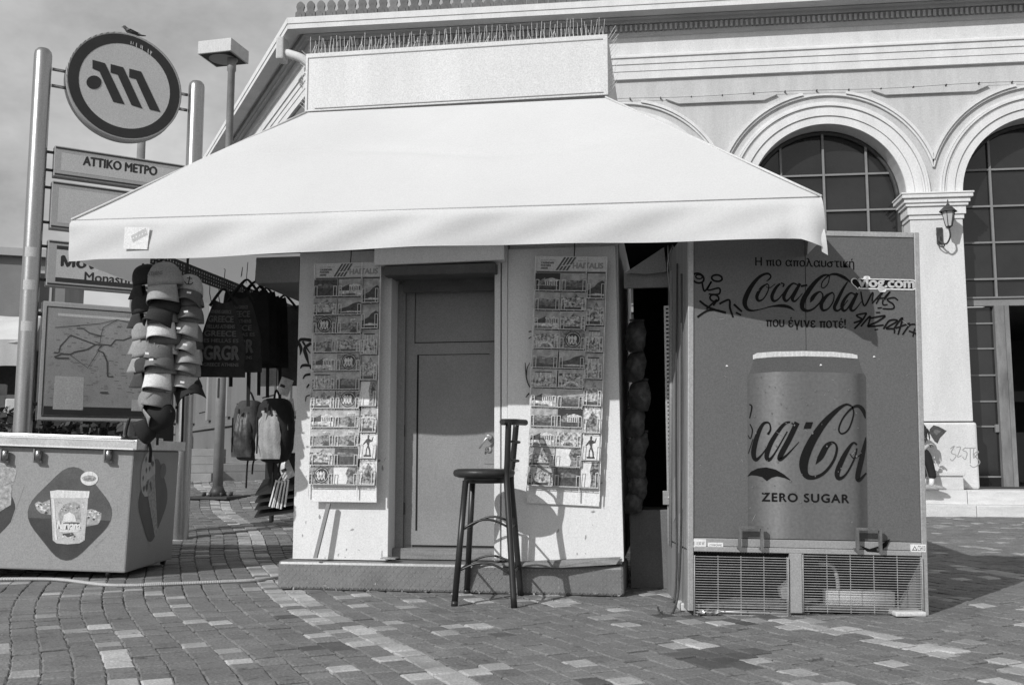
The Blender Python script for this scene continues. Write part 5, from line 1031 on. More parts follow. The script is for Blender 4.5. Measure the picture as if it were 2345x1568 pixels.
b = MB(); b.flat([(u0 + 0.075, zb + 0.045), (ur - 0.06, zb + 0.045), (ur - 0.06, zb + 0.085), (u0 + 0.075, zb + 0.085)], -0.0522); b.flat([(u0 + 0.075, zt - 0.085), (ur - 0.06, zt - 0.085), (ur - 0.06, zt - 0.05), (u0 + 0.075, zt - 0.05)], -0.0522); b.build('board_stripe', M_sdark, bd)
a_ = qp(141, 597, -0.052); text('Μοναστηράκι', bd, M_sdark, a_[0], a_[1] - 0.012, -0.0525, 0.98, 0.125, align='LEFT', bold=0.06); a_ = qp(194, 631, -0.052); text('Monastiraki', bd, M_sdark, a_[0], a_[1] - 0.008, -0.0525, 0.56, 0.085, align='LEFT', bold=0.035)
b = MB(); b.box(u0 + 0.42, u0 + 0.56, -0.0535, -0.0515, zb + 0.20, zb + 0.32); b.build('paper_patch', M_sgrey, bd)
(mu0, mzt), (_, mzb) = qp(97, 690), qp(79, 962); b = MB(); b.box(mu0, -0.10, -0.05, 0.07, mzb, mzt); mb_ = b.build('map_case', M_sgrey, met, bevel=0.008)
b = MB(); b.flat([(mu0 + 0.05, mzb + 0.05), (-0.15, mzb + 0.05), (-0.15, mzt - 0.06), (mu0 + 0.05, mzt - 0.06)], -0.0515); b.build('map_sheet', M_map, mb_)
b = MB()
for x0_, x1_, z0_, z1_ in ((mu0 + 0.035, -0.135, mzt - 0.055, mzt - 0.045), (mu0 + 0.035, -0.135, mzb + 0.035, mzb + 0.047), (mu0 + 0.033, mu0 + 0.043, mzb + 0.05, mzt - 0.05), (-0.14, -0.13, mzb + 0.05, mzt - 0.05)): b.box(x0_, x1_, -0.053, -0.0505, z0_, z1_)
b.box(mu0 + 0.05, -0.15, -0.0522, -0.0518, mzb + 0.05, mzb + 0.13); b.build('frame_groove', M_sdark, mb_)
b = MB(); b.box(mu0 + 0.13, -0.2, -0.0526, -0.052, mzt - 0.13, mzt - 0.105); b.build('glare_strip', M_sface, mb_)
mq = lambda cx, cy: qp(93.8 + .356 * cx, 675 + .356 * cy, -0.052)
b = MB()
for pts, w in (([(85, 370), (115, 372), (125, 330), (190, 260), (350, 320), (400, 320), (450, 325), (480, 290), (530, 292), (640, 250)], 0.013), ([(85, 400), (130, 380), (190, 382), (215, 368), (300, 350), (350, 320)], 0.013), ([(230, 215), (270, 215), (310, 245), (385, 265)], 0.010), ([(390, 325), (365, 355), (400, 372), (425, 430), (428, 525), (465, 525)], 0.012), ([(90, 210), (380, 185), (490, 160), (600, 185)], 0.006), ([(385, 265), (400, 210), (490, 162)], 0.006), ([(180, 380), (300, 470), (370, 360)], 0.006), ([(380, 628), (430, 628)], 0.015), ([(90, 405), (180, 407)], 0.012), ([(340, 268), (385, 268), (380, 310), (345, 300)], 0.007)):
    stroke(b, [mq(*p) + (w,) for p in pts], -0.0530 - 0.0001 * len(b.f), curved=False)
b.build('route_line', M_mline, mb_)
b = MB(); r_ = random.Random(31)
for i in range(150):                                      # station names and dots
    u, w = r_.uniform(mu0 + 0.09, -0.2), r_.uniform(mzb + 0.2, mzt - 0.16); L = r_.uniform(0.01, 0.05); b.flat([(u, w), (u + L, w), (u + L, w + 0.007), (u, w + 0.007)], -0.0521 - i * 0.0000005)
b.build('map_print', mat('map_small_print', 0.13, 0.4), mb_, kind='stuff')
b = MB(); b.flat([mq(75, 735), mq(270, 740), mq(275, 530), mq(90, 520)], -0.0524); b2 = MB(); b2.flat([mq(580, 745), mq(700, 748), mq(700, 680), mq(585, 672)], -0.0524); b2.build('legend_print', M_mpale, mb_)
for i in range(14):
    for cx_ in (95, 195): p0, p1 = mq(cx_, 535 + i * 14), mq(cx_ + 60 + (i * 7) % 15, 536 + i * 14); b.box(p0[0], p1[0], -0.0530, -0.0526, p0[1] - 0.003, p0[1] + 0.003, 1)
b.build('legend_print', [M_mpale, M_sgrey], mb_)
for z in (mzb + 0.15, mzt - 0.12):
    for p_, q_ in ((SL + 0.075, mu0 + 0.01), (-0.11, -0.075)): b = MB(); b.tube([(p_, 0, z), (q_, 0, z)], 0.016, 6); b.build('bracket', M_iron, met)
for px, py in ((62, 575), (57, 650), (52, 745)): u, w = qp(px, py, -0.09); b = MB(); b.grid(lambda s, t: (SL + 0.0805 * math.sin((s - 0.75) * 1.3), -0.0805 * math.cos((s - 0.75) * 1.3), w + (t - 0.5) * 0.09), 6, 1); b.build('pasted_notice', M_sface, met)
# a bird on top of the disc
bp_ = Q.M @ Vector((dcu - 0.0, 0.0, dcz + dr))
bird = thing('bird', 'small dark bird perched on the rim of the round metro emblem', 'bird', tuple(bp_), (0, 0, R(8)))
b = MB(); ax = [(-0.055, 0.115, 0.004), (-0.05, 0.117, 0.018), (-0.035, 0.115, 0.024), (-0.015, 0.095, 0.024), (0.01, 0.07, 0.034), (0.05, 0.048, 0.04), (0.10, 0.03, 0.034), (0.15, 0.012, 0.018), (0.21, 0.004, 0.012), (0.26, 0.002, 0.006)]
b.tube([(x_, 0, z_) for x_, z_, _ in ax], [r for _, _, r in ax], 10); bird.scale = (0.7, 0.7, 0.7); M_bird = mat('bird_feathers', 0.05, 0.8, 0.4, 30); b.build('body', M_bird, bird)
b = MB(); b.tube([(-0.055, 0, 0.114), (-0.078, 0, 0.110)], [0.007, 0.001], 6); b.build('beak', M_black, bird)
for s_ in (-1, 1):
    b = MB(); b.add([(0.0, s_ * 0.036, 0.085), (0.06, s_ * 0.046, 0.075), (0.19, s_ * 0.02, 0.022), (0.08, s_ * 0.044, 0.025), (0.01, s_ * 0.04, 0.05)], [(0, 1, 2, 3, 4)]); b.build('wing', M_black, bird, solid=0.006)
    b = MB(); b.tube([(0.04, s_ * 0.015, 0.02), (0.04, s_ * 0.015, -0.035)], 0.004, 5); b.build('leg', M_black, bird)

# ------------------------------------------------------------------ lamp posts behind
lx, ly = -3.98, 13.6; lz = ground_z(lx, ly); LM = Fr((lx, ly, lz), R(-14))
lamp = thing_fr('street_lamp', 'tall grey street lamp with a square box head behind the awning', 'street lamp', LM)
M_lp = mat('lamp_post_grey', 0.20, 0.5, 0.2, 6); M_lh = mat('lamp_head', 0.48, 0.5, 0.15, 14, streak=(10, 1, 1))
ht = LM.at(520, 113)[1]
b = MB(); b.tube([(0, 0, 0), (0, 0, 1.9), (0, 0, 1.92), (0, 0, ht - 0.35), (0, 0, ht - 0.33), (0, 0, ht - 0.14)], [0.068, 0.066, 0.055, 0.05, 0.062, 0.062], 12); b.build('pole', M_lp, lamp)
b = MB(); b.box(-0.32, 0.32, -0.32, 0.32, 0.0, 0.03); b.tube([(0, 0, 0.02), (0, 0, 0.16)], [0.13, 0.07], 12)
for a in range(8): b.tube([(0.19 * math.cos(a * .785), 0.19 * math.sin(a * .785), 0.03), (0.19 * math.cos(a * .785), 0.19 * math.sin(a * .785), 0.08)], 0.022, 6)
b.build('base_plate', M_iron, lamp)
b = MB(); b.box(-0.012, 0.012, -0.072, -0.06, 1.35, 1.62); b.build('inspection_slot', M_black, lamp)
b = MB(); z0 = ht - 0.14; b.hexa([(-0.40, -0.24, z0), (0.12, -0.24, z0), (0.12, 0.26, z0), (-0.40, 0.26, z0), (-0.40, -0.24, z0 + 0.19), (0.12, -0.24, z0 + 0.19), (0.12, 0.26, z0 + 0.19), (-0.40, 0.26, z0 + 0.19)]); hd = b.build('lamp_head', M_lh, lamp, bevel=0.008)
b = MB(); b.box(-0.37, 0.09, -0.21, 0.23, z0 - 0.006, z0 - 0.001); b.build('lamp_bezel', M_black, hd)
b = MB(); b.lathe([(0, z0 - 0.012), (0.17, z0 - 0.012), (0.20, z0 - 0.007)], 24, (-0.14, 0.01, 0)); b.build('lamp_lens', M_sgrey, hd)
p = on_ground(296, 1100, 0.45); q_ = Vector((-5.75, 15.0, 0)); z_ = ground_z(q_.x, q_.y)
po = thing('pole', 'plain slim grey pole standing behind the metro sign', 'pole', (q_.x, q_.y, z_)); b = MB(); b.tube([(0, 0, 0), (0, 0, 5.6)], [0.085, 0.06], 12); b.build('shaft', M_lp, po); b = MB(); b.lathe([(0, 5.6), (0.06, 5.6), (0.075, 5.63), (0.05, 5.68), (0, 5.69)], 12); b.build('cap', M_lp, po)

# wall lantern on the pier
ln = thing('wall_lantern', 'dark wrought wall lantern on the pier between two arches', 'lantern', tuple(B.M @ Vector((0.0, -0.045, 4.30))), (0, 0, R(-7))); ln.scale = (0.86, 0.86, 0.86)
b = MB(); b.tube(spline([(0, 0, 0.02), (-0.04, -0.08, -0.12), (0.03, -0.20, -0.20), (0.08, -0.28, -0.08), (0.06, -0.30, 0.06)], 6), 0.016, 7); b.tube(spline([(-0.03, -0.02, -0.02), (-0.07, -0.06, -0.18), (0.0, -0.12, -0.24), (0.02, -0.16, -0.18)], 5), 0.012, 6); b.lathe([(0, 0.0), (0.075, 0.0), (0.06, -0.03), (0, -0.035)], 12, (-0.02, 0.03, 0.02), 0, 'y'); b.box(-0.075, 0.03, -0.03, 0.0, -0.16, 0.14); b.build('bracket', M_iron, ln)
c_ = (0.06, -0.30, 0); b = MB(); b.lathe([(0.005, 0.06), (0.03, 0.07), (0.055, 0.10)], 6, c_); b.lathe([(0.16, 0.36), (0.155, 0.375), (0.09, 0.44), (0.035, 0.48), (0.03, 0.50), (0.012, 0.52), (0.012, 0.57), (0, 0.60)], 6, c_)
for i in range(6): a = i * math.pi / 3; b.tube([(c_[0] + 0.058 * math.cos(a), c_[1] + 0.058 * math.sin(a), 0.10), (c_[0] + 0.115 * math.cos(a), c_[1] + 0.115 * math.sin(a), 0.37)], 0.007, 5)
b.build('lantern_cage', M_iron, ln)
b = MB(); b.lathe([(0.05, 0.10), (0.105, 0.365)], 6, c_, smooth=False); b.build('lantern_glass', mat('frosted_glass', 0.5, 0.3), ln)

# ------------------------------------------------------------------ caps strung at the front of the rail
def tone(g):
    g = min(g * 1.6 if 0.06 < g < 0.3 else g, 0.66)
    return TONES.setdefault(g, mat('cap_cloth', g, 0.85, 0.12, 18, 0.15, 220))
TONES = {}
def cap(loc, crown, brim, label, yaw=0.0, pitch=0.0, roll=0.0, s=1.0, mark=None, tagw=False):
    t = thing('cap', label, 'cap', loc, (pitch, roll, yaw), 'caps strung up at the end of the rail'); t.scale = (s, s, s)
    a, bb, h = 0.088, 0.098, 0.125
    b = MB()
    def cf(u, v):
        th = (u - 0.5) * 2 * math.pi * 0.99; ph = v * math.pi / 2; cr_ = math.cos(ph) ** 0.75; k = 1 + 0.015 * math.cos(6 * th)
        return (a * k * math.sin(th) * cr_, -bb * k * math.cos(th) * cr_ + 0.02, h * math.sin(ph) + 0.006 * math.cos(th) * (1 - v))
    b.grid(cf, 28, 8); b.build('crown', tone(crown), t, solid=0.003)
    b = MB()
    def bf(u, v):
        th = (u - 0.5) * 2 * 1.15; r = 1.0 + v * (0.80 * math.cos(th * 1.2) ** 0.6 if abs(th) < 1.30 else 0.0)
        x = a * math.sin(th) * (1.0 + 0.10 * v); y = -bb * math.cos(th) * (1 + (r - 1) * 0.75) + 0.02
        return (x, y, -0.002 - 0.072 * v - 0.030 * v * (math.sin(th) ** 2) + 0.006 * math.cos(th))
    b.grid(bf, 16, 6); b.build('brim', tone(brim), t, solid=0.004)
    b = MB(); b.lathe([(0, 0.135), (0.007, 0.132), (0.009, 0.124)], 8, (0, 0.02, 0)); b.build('button', tone(crown), t)
    if mark == 'anchor':
        b = MB(); y = -0.088
        for q in ([(0, 0.085, 0.006), (0, 0.03, 0.006)], [(-0.016, 0.07, 0.006), (0.016, 0.07, 0.006)], [(-0.026, 0.045, 0.006), (-0.016, 0.030, 0.007), (0, 0.026, 0.007), (0.016, 0.030, 0.007), (0.026, 0.045, 0.006)]): stroke(b, q, y)
        o = b.build('anchor_badge', M_black, t); o.rotation_euler = (R(-14), 0, 0); o.location = (0, -0.012, -0.014)
    elif mark:
        o = text(mark, t, tone(0.35 if crown < 0.08 else 0.12), 0, 0.055, -0.098, 0.085, 0.020, name='cap_lettering', bold=0.05)
        o.rotation_euler = (R(-14), 0, 0); o.location = (0, 0.0, -0.012)
    if tagw:
        b = MB(); b.box(0.005, 0.03, -0.156, -0.1545, -0.045, -0.033); o = b.build('price_tag', M_white, t)
    return t
yA = -0.80
def place(px, py, y): return K.M @ Vector((K.at(px, py, y)[0], y, K.at(px, py, y)[1]))
colA = [(376, 668, 0.20, 0.20, 'ATHENS', 0, 'large mid grey cap with lettering, at the head of its string'), (374, 728, 0.03, 0.03, None, 0, 'black cap with no badge, second below the large grey lettered cap'), (372, 756, 0.10, 0.62, None, 0, 'cap with a clean white peak under the black cap'), (374, 800, 0.07, 0.09, None, 1, 'dark cap with a white price tag, in the middle of the string'), (370, 828, 0.55, 0.10, 'anchor', 1, 'pale cap with an anchor badge and a dark tagged peak'), (366, 872, 0.14, 0.64, None, 0, 'grey cap with a white peak low on its string'), (364, 905, 0.12, 0.13, None, 0, 'mid grey cap near the bottom of the string, over the dangling caps')]
colB = [(431, 686, 0.42, 0.075, 'anchor', 1, 'pale grey cap with an anchor and a black peak, beside the lettered cap'), (432, 718, 0.085, 0.085, None, 1, 'charcoal cap with a tag under the pale anchor cap'), (429, 752, 0.10, 0.40, None, 1, 'charcoal cap with a pale tagged peak, third of the string by the bags'), (428, 796, 0.11, 0.34, None, 1, 'grey cap with a light peak touching the printed bags'), (430, 816, 0.05, 0.22, None, 0, 'black cap with a thin white edge below the light peak'), (426, 838, 0.17, 0.17, None, 0, 'plain mid grey cap between the black cap and the cream peak'), (424, 874, 0.16, 0.44, None, 1, 'grey cap with a cream tagged peak above the black lettered cap'), (430, 905, 0.02, 0.022, 'GREECE', 0, 'black cap with white lettering, last of the string by the bags')]
for i, (px, py, c1, c2, mk, tg, lb) in enumerate(colA): cap(place(px, py - 14, yA + 0.004 * i), c1, c2, lb, R((-10, -16, -6, -20, -8, -12, 4)[i]), R((10, -4, 6, 12, 0, 4, 14)[i]), R((-4, 6, -5, 7, -3, -2, 9)[i]), 1.16 if i == 0 else 1.06, mk, tg)
for i, (px, py, c1, c2, mk, tg, lb) in enumerate(colB): cap(place(px, py - 14, yA + 0.12 + 0.004 * i), c1, c2, lb, R((14, 4, -6, 10, 2, -4, 8, 16)[i]), R((-8, 4, 6, -2, 8, 2, 4, -12)[i]), R((6, -6, 5, 10, -4, 3, 7, -18)[i]), 1.0, mk, tg)
side = [(334, 650, 0.03, 'black cap hung sideways, topmost of the string towards the sign'), (331, 715, 0.035, 'black sideways cap below the first one towards the sign'), (333, 775, 0.18, 'grey sideways cap in the middle of the string towards the sign'), (331, 815, 0.30, 'pale sideways cap with a dark inside, towards the map'), (336, 850, 0.06, 'dark sideways cap hanging lowest over the map')]
for i, (px, py, c1, lb) in enumerate(side): cap(place(px, py, yA + 0.10), c1, c1, lb, R(-78), R(18), R(8), 0.95)
cap(place(354, 930, yA), 0.15, 0.16, 'grey cap tipped over below the strings, peak to the sign', R(-120), R(60), R(0), 0.95)
cap(place(356, 962, yA + 0.02), 0.016, 0.02, 'black cap dangling upside down above the freezer', R(60), R(75), R(20), 1.0)
for (pa, pb, yy, nm) in (((372, 590), (376, 622), yA, 'inner'), ((430, 590), (431, 632), yA + 0.12, 'outer')):
    p0, p1 = place(*pa, yy), place(*pb, yy); p1 = Vector((p1.x, p1.y, p0.z - 1.15)); b = MB(); b.tube([p0, p1], 0.008, 5)
    b.tube([p0 + Vector((-0.02, 0, 0.02)), p0, p0 + Vector((0.02, 0, 0.02))], 0.014, 5)
    o = b.build('cap_string', M_black); tag(o, f'black cord carrying the {"larger caps" if nm == "inner" else "caps next to the printed bags"}', 'cord')

# ------------------------------------------------------------------ bags along the rail
M_bagk = mat('bag_black', 0.010, 0.85, 0.4, 12, 0.3, 50); M_bagp = mat('bag_print_cloth', 0.022, 0.85, 0.3, 14, 0.3, 60); M_bagt = mat('bag_lettering', 0.085, 0.8, 0.2, 30); M_bagg = mat('bag_grey', 0.32, 0.85, 0.15, 10, 0.35, 40)
def bag(cu, cz, y, w, h, m, label, nm='tote_bag', tags=False, letters=False, group='bags hung along the kiosk flank', wob=0, hz=RZ):
    f = Fr(K.M @ Vector((cu, y, cz)), R(-9) + wob); t = thing_fr(nm, label, 'bag', f, group); b = MB(); r_ = random.Random(int(cz * 999 + y * 77))
    ph = r_.uniform(0, 6)
    def side_(sg):
        def g(s, t_):
            x = (s - 0.5) * w * (0.82 + 0.18 * t_ ** 0.5 if nm != 'drawstring_bag' else 0.35 + 0.65 * min(1, t_ * 1.6) ** 0.8); z = h / 2 - h * t_ - 0.02 * math.sin(s * math.pi) * (1 - t_)
            return (x, sg * (0.045 * math.sin(math.pi * s) ** 0.6 * math.sin(math.pi * (0.08 + 0.9 * t_)) + 0.006 * math.sin(s * 17 + ph + t_ * 3)), z)
        return g
    b.grid(side_(-1), 14, 12); b.grid(lambda s, t_: side_(1)(1 - s, t_), 14, 12); bd = b.build('pouch', m, t)
    hh = 0.075
    for sg in (-1, 1): b = MB(); b.tube(spline([(-w * 0.28, sg * 0.01, h / 2 - 0.04), (-w * 0.12, sg * 0.01, h / 2 + hh * 0.5), (0, 0, h / 2 + hh), (w * 0.12, sg * 0.01, h / 2 + hh * 0.5), (w * 0.28, sg * 0.01, h / 2 - 0.04)], 4), 0.008, 5); b.build('strap', M_bagk, t)
    if letters:
        b = MB(); rows = (('ATHENS GREECE', 0.028), ('GREECE', 0.05), ('HELLAS ATHENS', 0.03), ('GREECE', 0.045), ('ES HELLAS ES', 0.03), ('GRGR', 0.11), ('GREECE ATHENS', 0.026), ('HELLAS GREECE', 0.036), ('ATHENS CORFU', 0.028), ('GREECE HELLAS', 0.034)); z = h / 2 - 0.07
        for s_, hh in rows:
            if z - hh < -h / 2 + 0.04: break
            z -= hh / 2; k = min(1, 0.45 + (h / 2 - z) / h * 1.0)
            text(s_, None, None, 0.01 * r_.uniform(-1, 1), z, -0.056, w * 0.72 * min(1, k), hh * 0.8, mb=b, bold=0.05); z -= hh / 2 + 0.008
        b.build('lettering', M_bagt, t)
    if tags:
        b = MB(); b.box(-0.03, 0.03, -0.062, -0.060, h * 0.1, h * 0.1 + 0.05); b.build('paper_tag', M_white, t)
    b = MB(); b.tube([(0, 0, h / 2 + 0.14), (0.004, 0, h / 2 + 0.2), (-0.004, 0, min(hz - cz, h / 2 + 0.5))], 0.0025, 4); b.build('hook_wire', M_iron, t)
    return t, f
def at_y(px, y): return K.at(px, 800, y)[0]
bag(at_y(508, -0.42), K.at(508, 775, -0.42)[1], -0.42, 0.30, 0.50, M_bagp, 'dark drawstring bag covered in lettering, next to the caps', 'drawstring_bag', letters=True, wob=R(18))
bag(at_y(548, -0.12), K.at(545, 765, -0.12)[1], -0.12, 0.31, 0.52, M_bagp, 'dark drawstring bag with lettering, behind the first printed one', 'drawstring_bag', letters=True, wob=R(8))
for i, (px, py, y, w, h, lb) in enumerate(((560, 745, 0.12, 0.36, 0.50, 'black tote bag just behind the printed drawstring bags'), (580, 750, 0.30, 0.36, 0.52, 'black tote bag second behind the printed drawstring bags'), (592, 758, 0.50, 0.36, 0.52, 'black tote bag in the middle of the black row'), (605, 762, 0.70, 0.38, 0.54, 'black tote bag last in the black row, before the grey one'), (648, 790, 1.15, 0.40, 0.66, 'charcoal bag with a white paper tag, beside the kiosk wall'))):
    bag(at_y(px, y), K.at(px, py, y)[1], y, w, h, M_bagk if i < 4 else mat('bag_charcoal', 0.045, 0.85, 0.3, 10, 0.3, 50), lb, tags=(i == 4), wob=R(6 - 4 * i % 9))
for i, (px, py0, py1, y) in enumerate(((568, 845, 930, 0.25), (592, 845, 905, 0.35), (612, 848, 910, 0.45), (640, 850, 980, 0.9), (528, 845, 885, -0.1))):
    p0, p1 = place(px, py0, y), place(px, py1, y); b = MB(); d_ = 0.012; b.hexa([(p1.x - d_, p1.y, p1.z), (p1.x + d_, p1.y, p1.z), (p1.x + d_, p1.y + 0.004, p1.z), (p1.x - d_, p1.y + 0.004, p1.z), (p0.x - d_, p0.y, p0.z + 0.1), (p0.x + d_, p0.y, p0.z + 0.1), (p0.x + d_, p0.y + 0.004, p0.z + 0.1), (p0.x - d_, p0.y + 0.004, p0.z + 0.1)])
    o = b.build('webbing_strap', M_bagk); tag(o, 'loose dark webbing strap hanging ' + ('directly above the glossy backpack', 'second after the strap over the glossy backpack', 'between the two backpacks and the black bags, third strap', 'longest, close to the kiosk wall', 'by the lamp post under the printed bag')[i], 'strap', 'straps trailing under the bags')
def backpack(px, py, y, w, h, m1, m2, label):
    f = Fr(place(px, py, y), R(-20)); t = thing_fr('backpack', label, 'backpack', f, 'backpacks hung at the kiosk flank'); b = MB()
    def g(s, v):
        th = s * 2 * math.pi; ph = (v - 0.5) * math.pi; ce = math.copysign(abs(math.cos(th)) ** 0.75, math.cos(th)); se = math.copysign(abs(math.sin(th)) ** 0.8, math.sin(th)); rr = max(math.cos(ph), 0) ** 0.45
        return (w / 2 * ce * rr, 0.10 * se * rr + 0.004 * math.sin(v * 40), h / 2 * math.copysign(abs(math.sin(ph)) ** 0.8, math.sin(ph)))
    b.grid(g, 24, 18); b.build('pack', m1, t)
    b = MB(); b.tube([(w * 0.46 * math.cos(q_) , -0.04 - 0.02 * math.sin(q_), h * 0.46 * math.sin(q_)) for q_ in [math.pi * k / 16 for k in range(17)]], 0.005, 5); b.build('piping', m2, t)
    b = MB()
    def g2(s, v):
        x = (s - 0.5) * w * 0.74 * (1 - 0.25 * (v - 0.35) ** 2 * 4 * (v > 0.35)); z = -h * 0.44 + v * h * 0.74
        return (x, -0.088 - 0.05 * math.sin(math.pi * s) ** 0.5 * math.sin(math.pi * min(v + 0.06, 1)) ** 0.6 - 0.010 * math.sin(s * 21 + v * 3) * math.sin(math.pi * s) - 0.006 * math.sin(v * 19 + s * 8), z)
    b.grid(g2, 12, 10); b.build('front_pocket', m2, t)
    b = MB(); b.tube(spline([(-0.03, 0.02, h / 2 - 0.02), (0, 0.0, h / 2 + 0.06), (0.03, 0.02, h / 2 - 0.02)], 4), 0.008, 5); b.tube([(0, 0, h / 2 + 0.05), (0.0, 0, h / 2 + 0.22)], 0.003, 4); b.build('hanging_loop', M_bagk, t)
    for sx_ in (-0.03, 0.02): b = MB(); b.tube(spline([(sx_, 0.06, -h * 0.45), (sx_ - 0.01, 0.05, -h * 0.55), (sx_ - 0.015, 0.05, -h * (0.72 if sx_ > 0 else 0.95))], 4), 0.007, 5); b.build('strap', M_bagk, t)
    b = MB(); b.box(-0.006, 0.006, -0.135, -0.128, h * 0.26, h * 0.34); b.box(-w * 0.22, -w * 0.2, -0.142, -0.13, -h * 0.36, h * 0.2); b.build('zip', M_bagk, t)
backpack(570, 985, 0.62, 0.235, 0.45, mat('pack_dark', 0.05, 0.75, 0.5, 10, 0.4, 40), mat('pack_shiny', 0.06, 0.45, 0.8, 8, 0.4, 30), 'dark backpack with a glossy pocket, hung beside the lamp post base')
backpack(630, 985, 0.50, 0.285, 0.47, mat('pack_black', 0.018, 0.8, 0.4, 10, 0.3, 40), M_bagg, 'backpack with a pale quilted front pocket, next to the kiosk wall')
# bright packets and the striped bundle by the kiosk foot, on a dark display stand
sd_ = thing('display_stand', 'low black display stand with slanted racks beside the kiosk flank', 'display stand', tuple(place(640, 1075, 0.95)), (0, 0, R(-9)))
b = MB(); b.box(-0.10, 0.25, -0.05, 0.35, -0.26, 0.13); b.box(-0.07, -0.04, -0.02, 0.02, -0.40, -0.26); b.build('case', M_black, sd_, bevel=0.01)
for i in range(4): b = MB(); z = -0.05 - i * 0.055; b.hexa([(-0.10, -0.22, z - 0.14), (0.2, -0.22, z - 0.10), (0.2, -0.06, z - 0.03), (-0.10, -0.06, z - 0.03), (-0.10, -0.22, z - 0.13), (0.2, -0.22, z - 0.09), (0.2, -0.06, z - 0.02), (-0.10, -0.06, z - 0.02)]); b.build('rack_arm', M_black, sd_)
M_pack = mat('shiny_packet', 0.6, 0.3, 0.35, 16, 0.5, 30)
for i, (px, py, w, h, rot, lb) in enumerate(((652, 885, 0.10, 0.13, 20, 'pale shiny packet above the quilted backpack'), (658, 935, 0.11, 0.14, -8, 'white packet squeezed beside the quilted backpack'), (655, 1075, 0.10, 0.14, -25, 'white packet under the quilted backpack'), (664, 980, 0.07, 0.12, 6, 'narrow white packet half hidden by the quilted backpack'))):
    t = thing('packet', lb, 'packet', tuple(place(px, py, 0.75)), (0, R(rot), R(-9)), 'pale packets beside the kiosk'); b = MB()
    for sg in (-1, 1): b.grid(lambda s, v: ((s - 0.5) * w * sg, -sg * 0.02 * math.sin(math.pi * s) * math.sin(math.pi * v), (v - 0.5) * h), 6, 6)
    b.build('pouch', M_pack, t); b = MB(); b.box(-w * 0.3, w * 0.1, -0.024, -0.022, -0.01, 0.012); b.build('print', M_black, t)
M_str = mat('stripe_white', 0.62, 0.6, 0.1, 20)
for i, (px, py) in enumerate(((628, 1130), (637, 1131), (645, 1133), (653, 1128))):
    t = thing('striped_pennant', ('white and black striped pennant, outermost of the bundle at the kiosk foot', 'striped pennant second from the outer edge of the bundle', 'striped pennant third from the outer edge of the bundle', 'striped pennant of the bundle that touches the kiosk wall')[i], 'pennant', tuple(place(px, py, 0.25)), (0, R(16 - 3 * i), R(-9 - 12)), 'striped pennants at the kiosk foot')
    b = MB(); hh = 0.19; ww = 0.036
    for k in range(3): b.box(-ww / 2 + k * ww / 3 + 0.0005, -ww / 2 + (k + 1) * ww / 3 - 0.0005, -0.004, 0.004, -hh / 2, hh / 2 - (0.02 if k == 1 else 0), 1 if k == 1 else 0)
    b.build('cloth', [M_str, M_black], t); b = MB(); b.tube([(0, 0, hh / 2 - 0.01), (0.03, 0, hh / 2 + 0.06)], 0.005, 5); b.build('stick', M_str, t)
# crisp packets hung on the other flank
M_crisp = mat('crisp_packet', 0.085, 0.4, 0.8, 14, 0.6, 26)
for i, (px, py, w, h) in enumerate(((1452, 770, 0.16, 0.20), (1458, 838, 0.16, 0.20), (1460, 905, 0.17, 0.20), (1455, 965, 0.16, 0.20), (1462, 1020, 0.15, 0.18), (1455, 1065, 0.15, 0.18), (1458, 1110, 0.14, 0.17), (1452, 1148, 0.14, 0.15))):
    t = thing('crisp_packet', f'dark shiny crisp packet, {("topmost", "second", "third", "fourth", "fifth", "sixth", "seventh", "lowest")[i]} in the string between kiosk and cooler', 'crisp packet', tuple(place(px, py, 0.32)), (R(-10), R(6 * (-1) ** i), R(-38)), 'crisp packets strung beside the kiosk'); b = MB(); r_ = random.Random(i)
    k_ = r_.uniform(-0.03, 0.03)
    for sg in (-1, 1): b.grid(lambda s, v: ((s - 0.5) * w * sg * (0.62 + 0.42 * math.sin(math.pi * (0.15 + 0.8 * v))) + k_ * (1 - v), -sg * 0.055 * (math.sin(math.pi * s) * math.sin(math.pi * v)) ** 0.6 + 0.012 * math.sin(s * 14 + i) * math.sin(v * 11 + i) * math.sin(math.pi * v), (v - 0.5) * h * (1.12 - 0.25 * abs(s - 0.5))), 10, 12)
    b.build('pouch', M_crisp, t); b = MB(); b.box(-w * 0.36, w * 0.36, -0.003, 0.003, h * 0.53, h * 0.53 + 0.014); b.build('seal', M_crisp, t)

# ------------------------------------------------------------------ the person on the steps
PF = Fr(B.M @ Vector((-0.585, -0.50, 0.37)), R(-7))
per = thing_fr('person', 'person in black trousers and trainers sitting on the marble steps behind the drinks cooler', 'person', PF)
M_skin = mat('skin', 0.42, 0.6, 0.08, 12); M_hair = mat('dark_hair', 0.035, 0.6, 0.5, 60, 0.6, 90); M_trs = mat('grey_trousers', 0.16, 0.9, 0.15, 18, 0.2, 60); M_shirt = mat('pale_shirt', 0.62, 0.85, 0.08, 10, 0.2, 40); M_trd = mat('black_trousers', 0.02, 0.9); M_shoe = mat('trainer', 0.34, 0.6, 0.3, 30)
def add_skin(name, joints, edges, m):
    me = bpy.data.meshes.new(name); o = bpy.data.objects.new(name, me); COL.objects.link(o); o.parent = per; me.materials.append(m)
    bmm = bmesh.new(); ly = bmm.verts.layers.skin.verify(); vs_ = [bmm.verts.new(j[:3]) for j in joints]; [bmm.edges.new((vs_[a], vs_[c])) for a, c in edges]
    for v, j in zip(vs_, joints): v[ly].radius = (j[3], j[4] if len(j) > 4 else j[3]); v[ly].use_root = False
    vs_[0][ly].use_root = True; bmm.to_mesh(me); bmm.free()
    s_ = o.modifiers.new('skin', 'SKIN'); s_.use_smooth_shade = True; u_ = o.modifiers.new('sub', 'SUBSURF'); u_.levels = u_.render_levels = 2
    return o
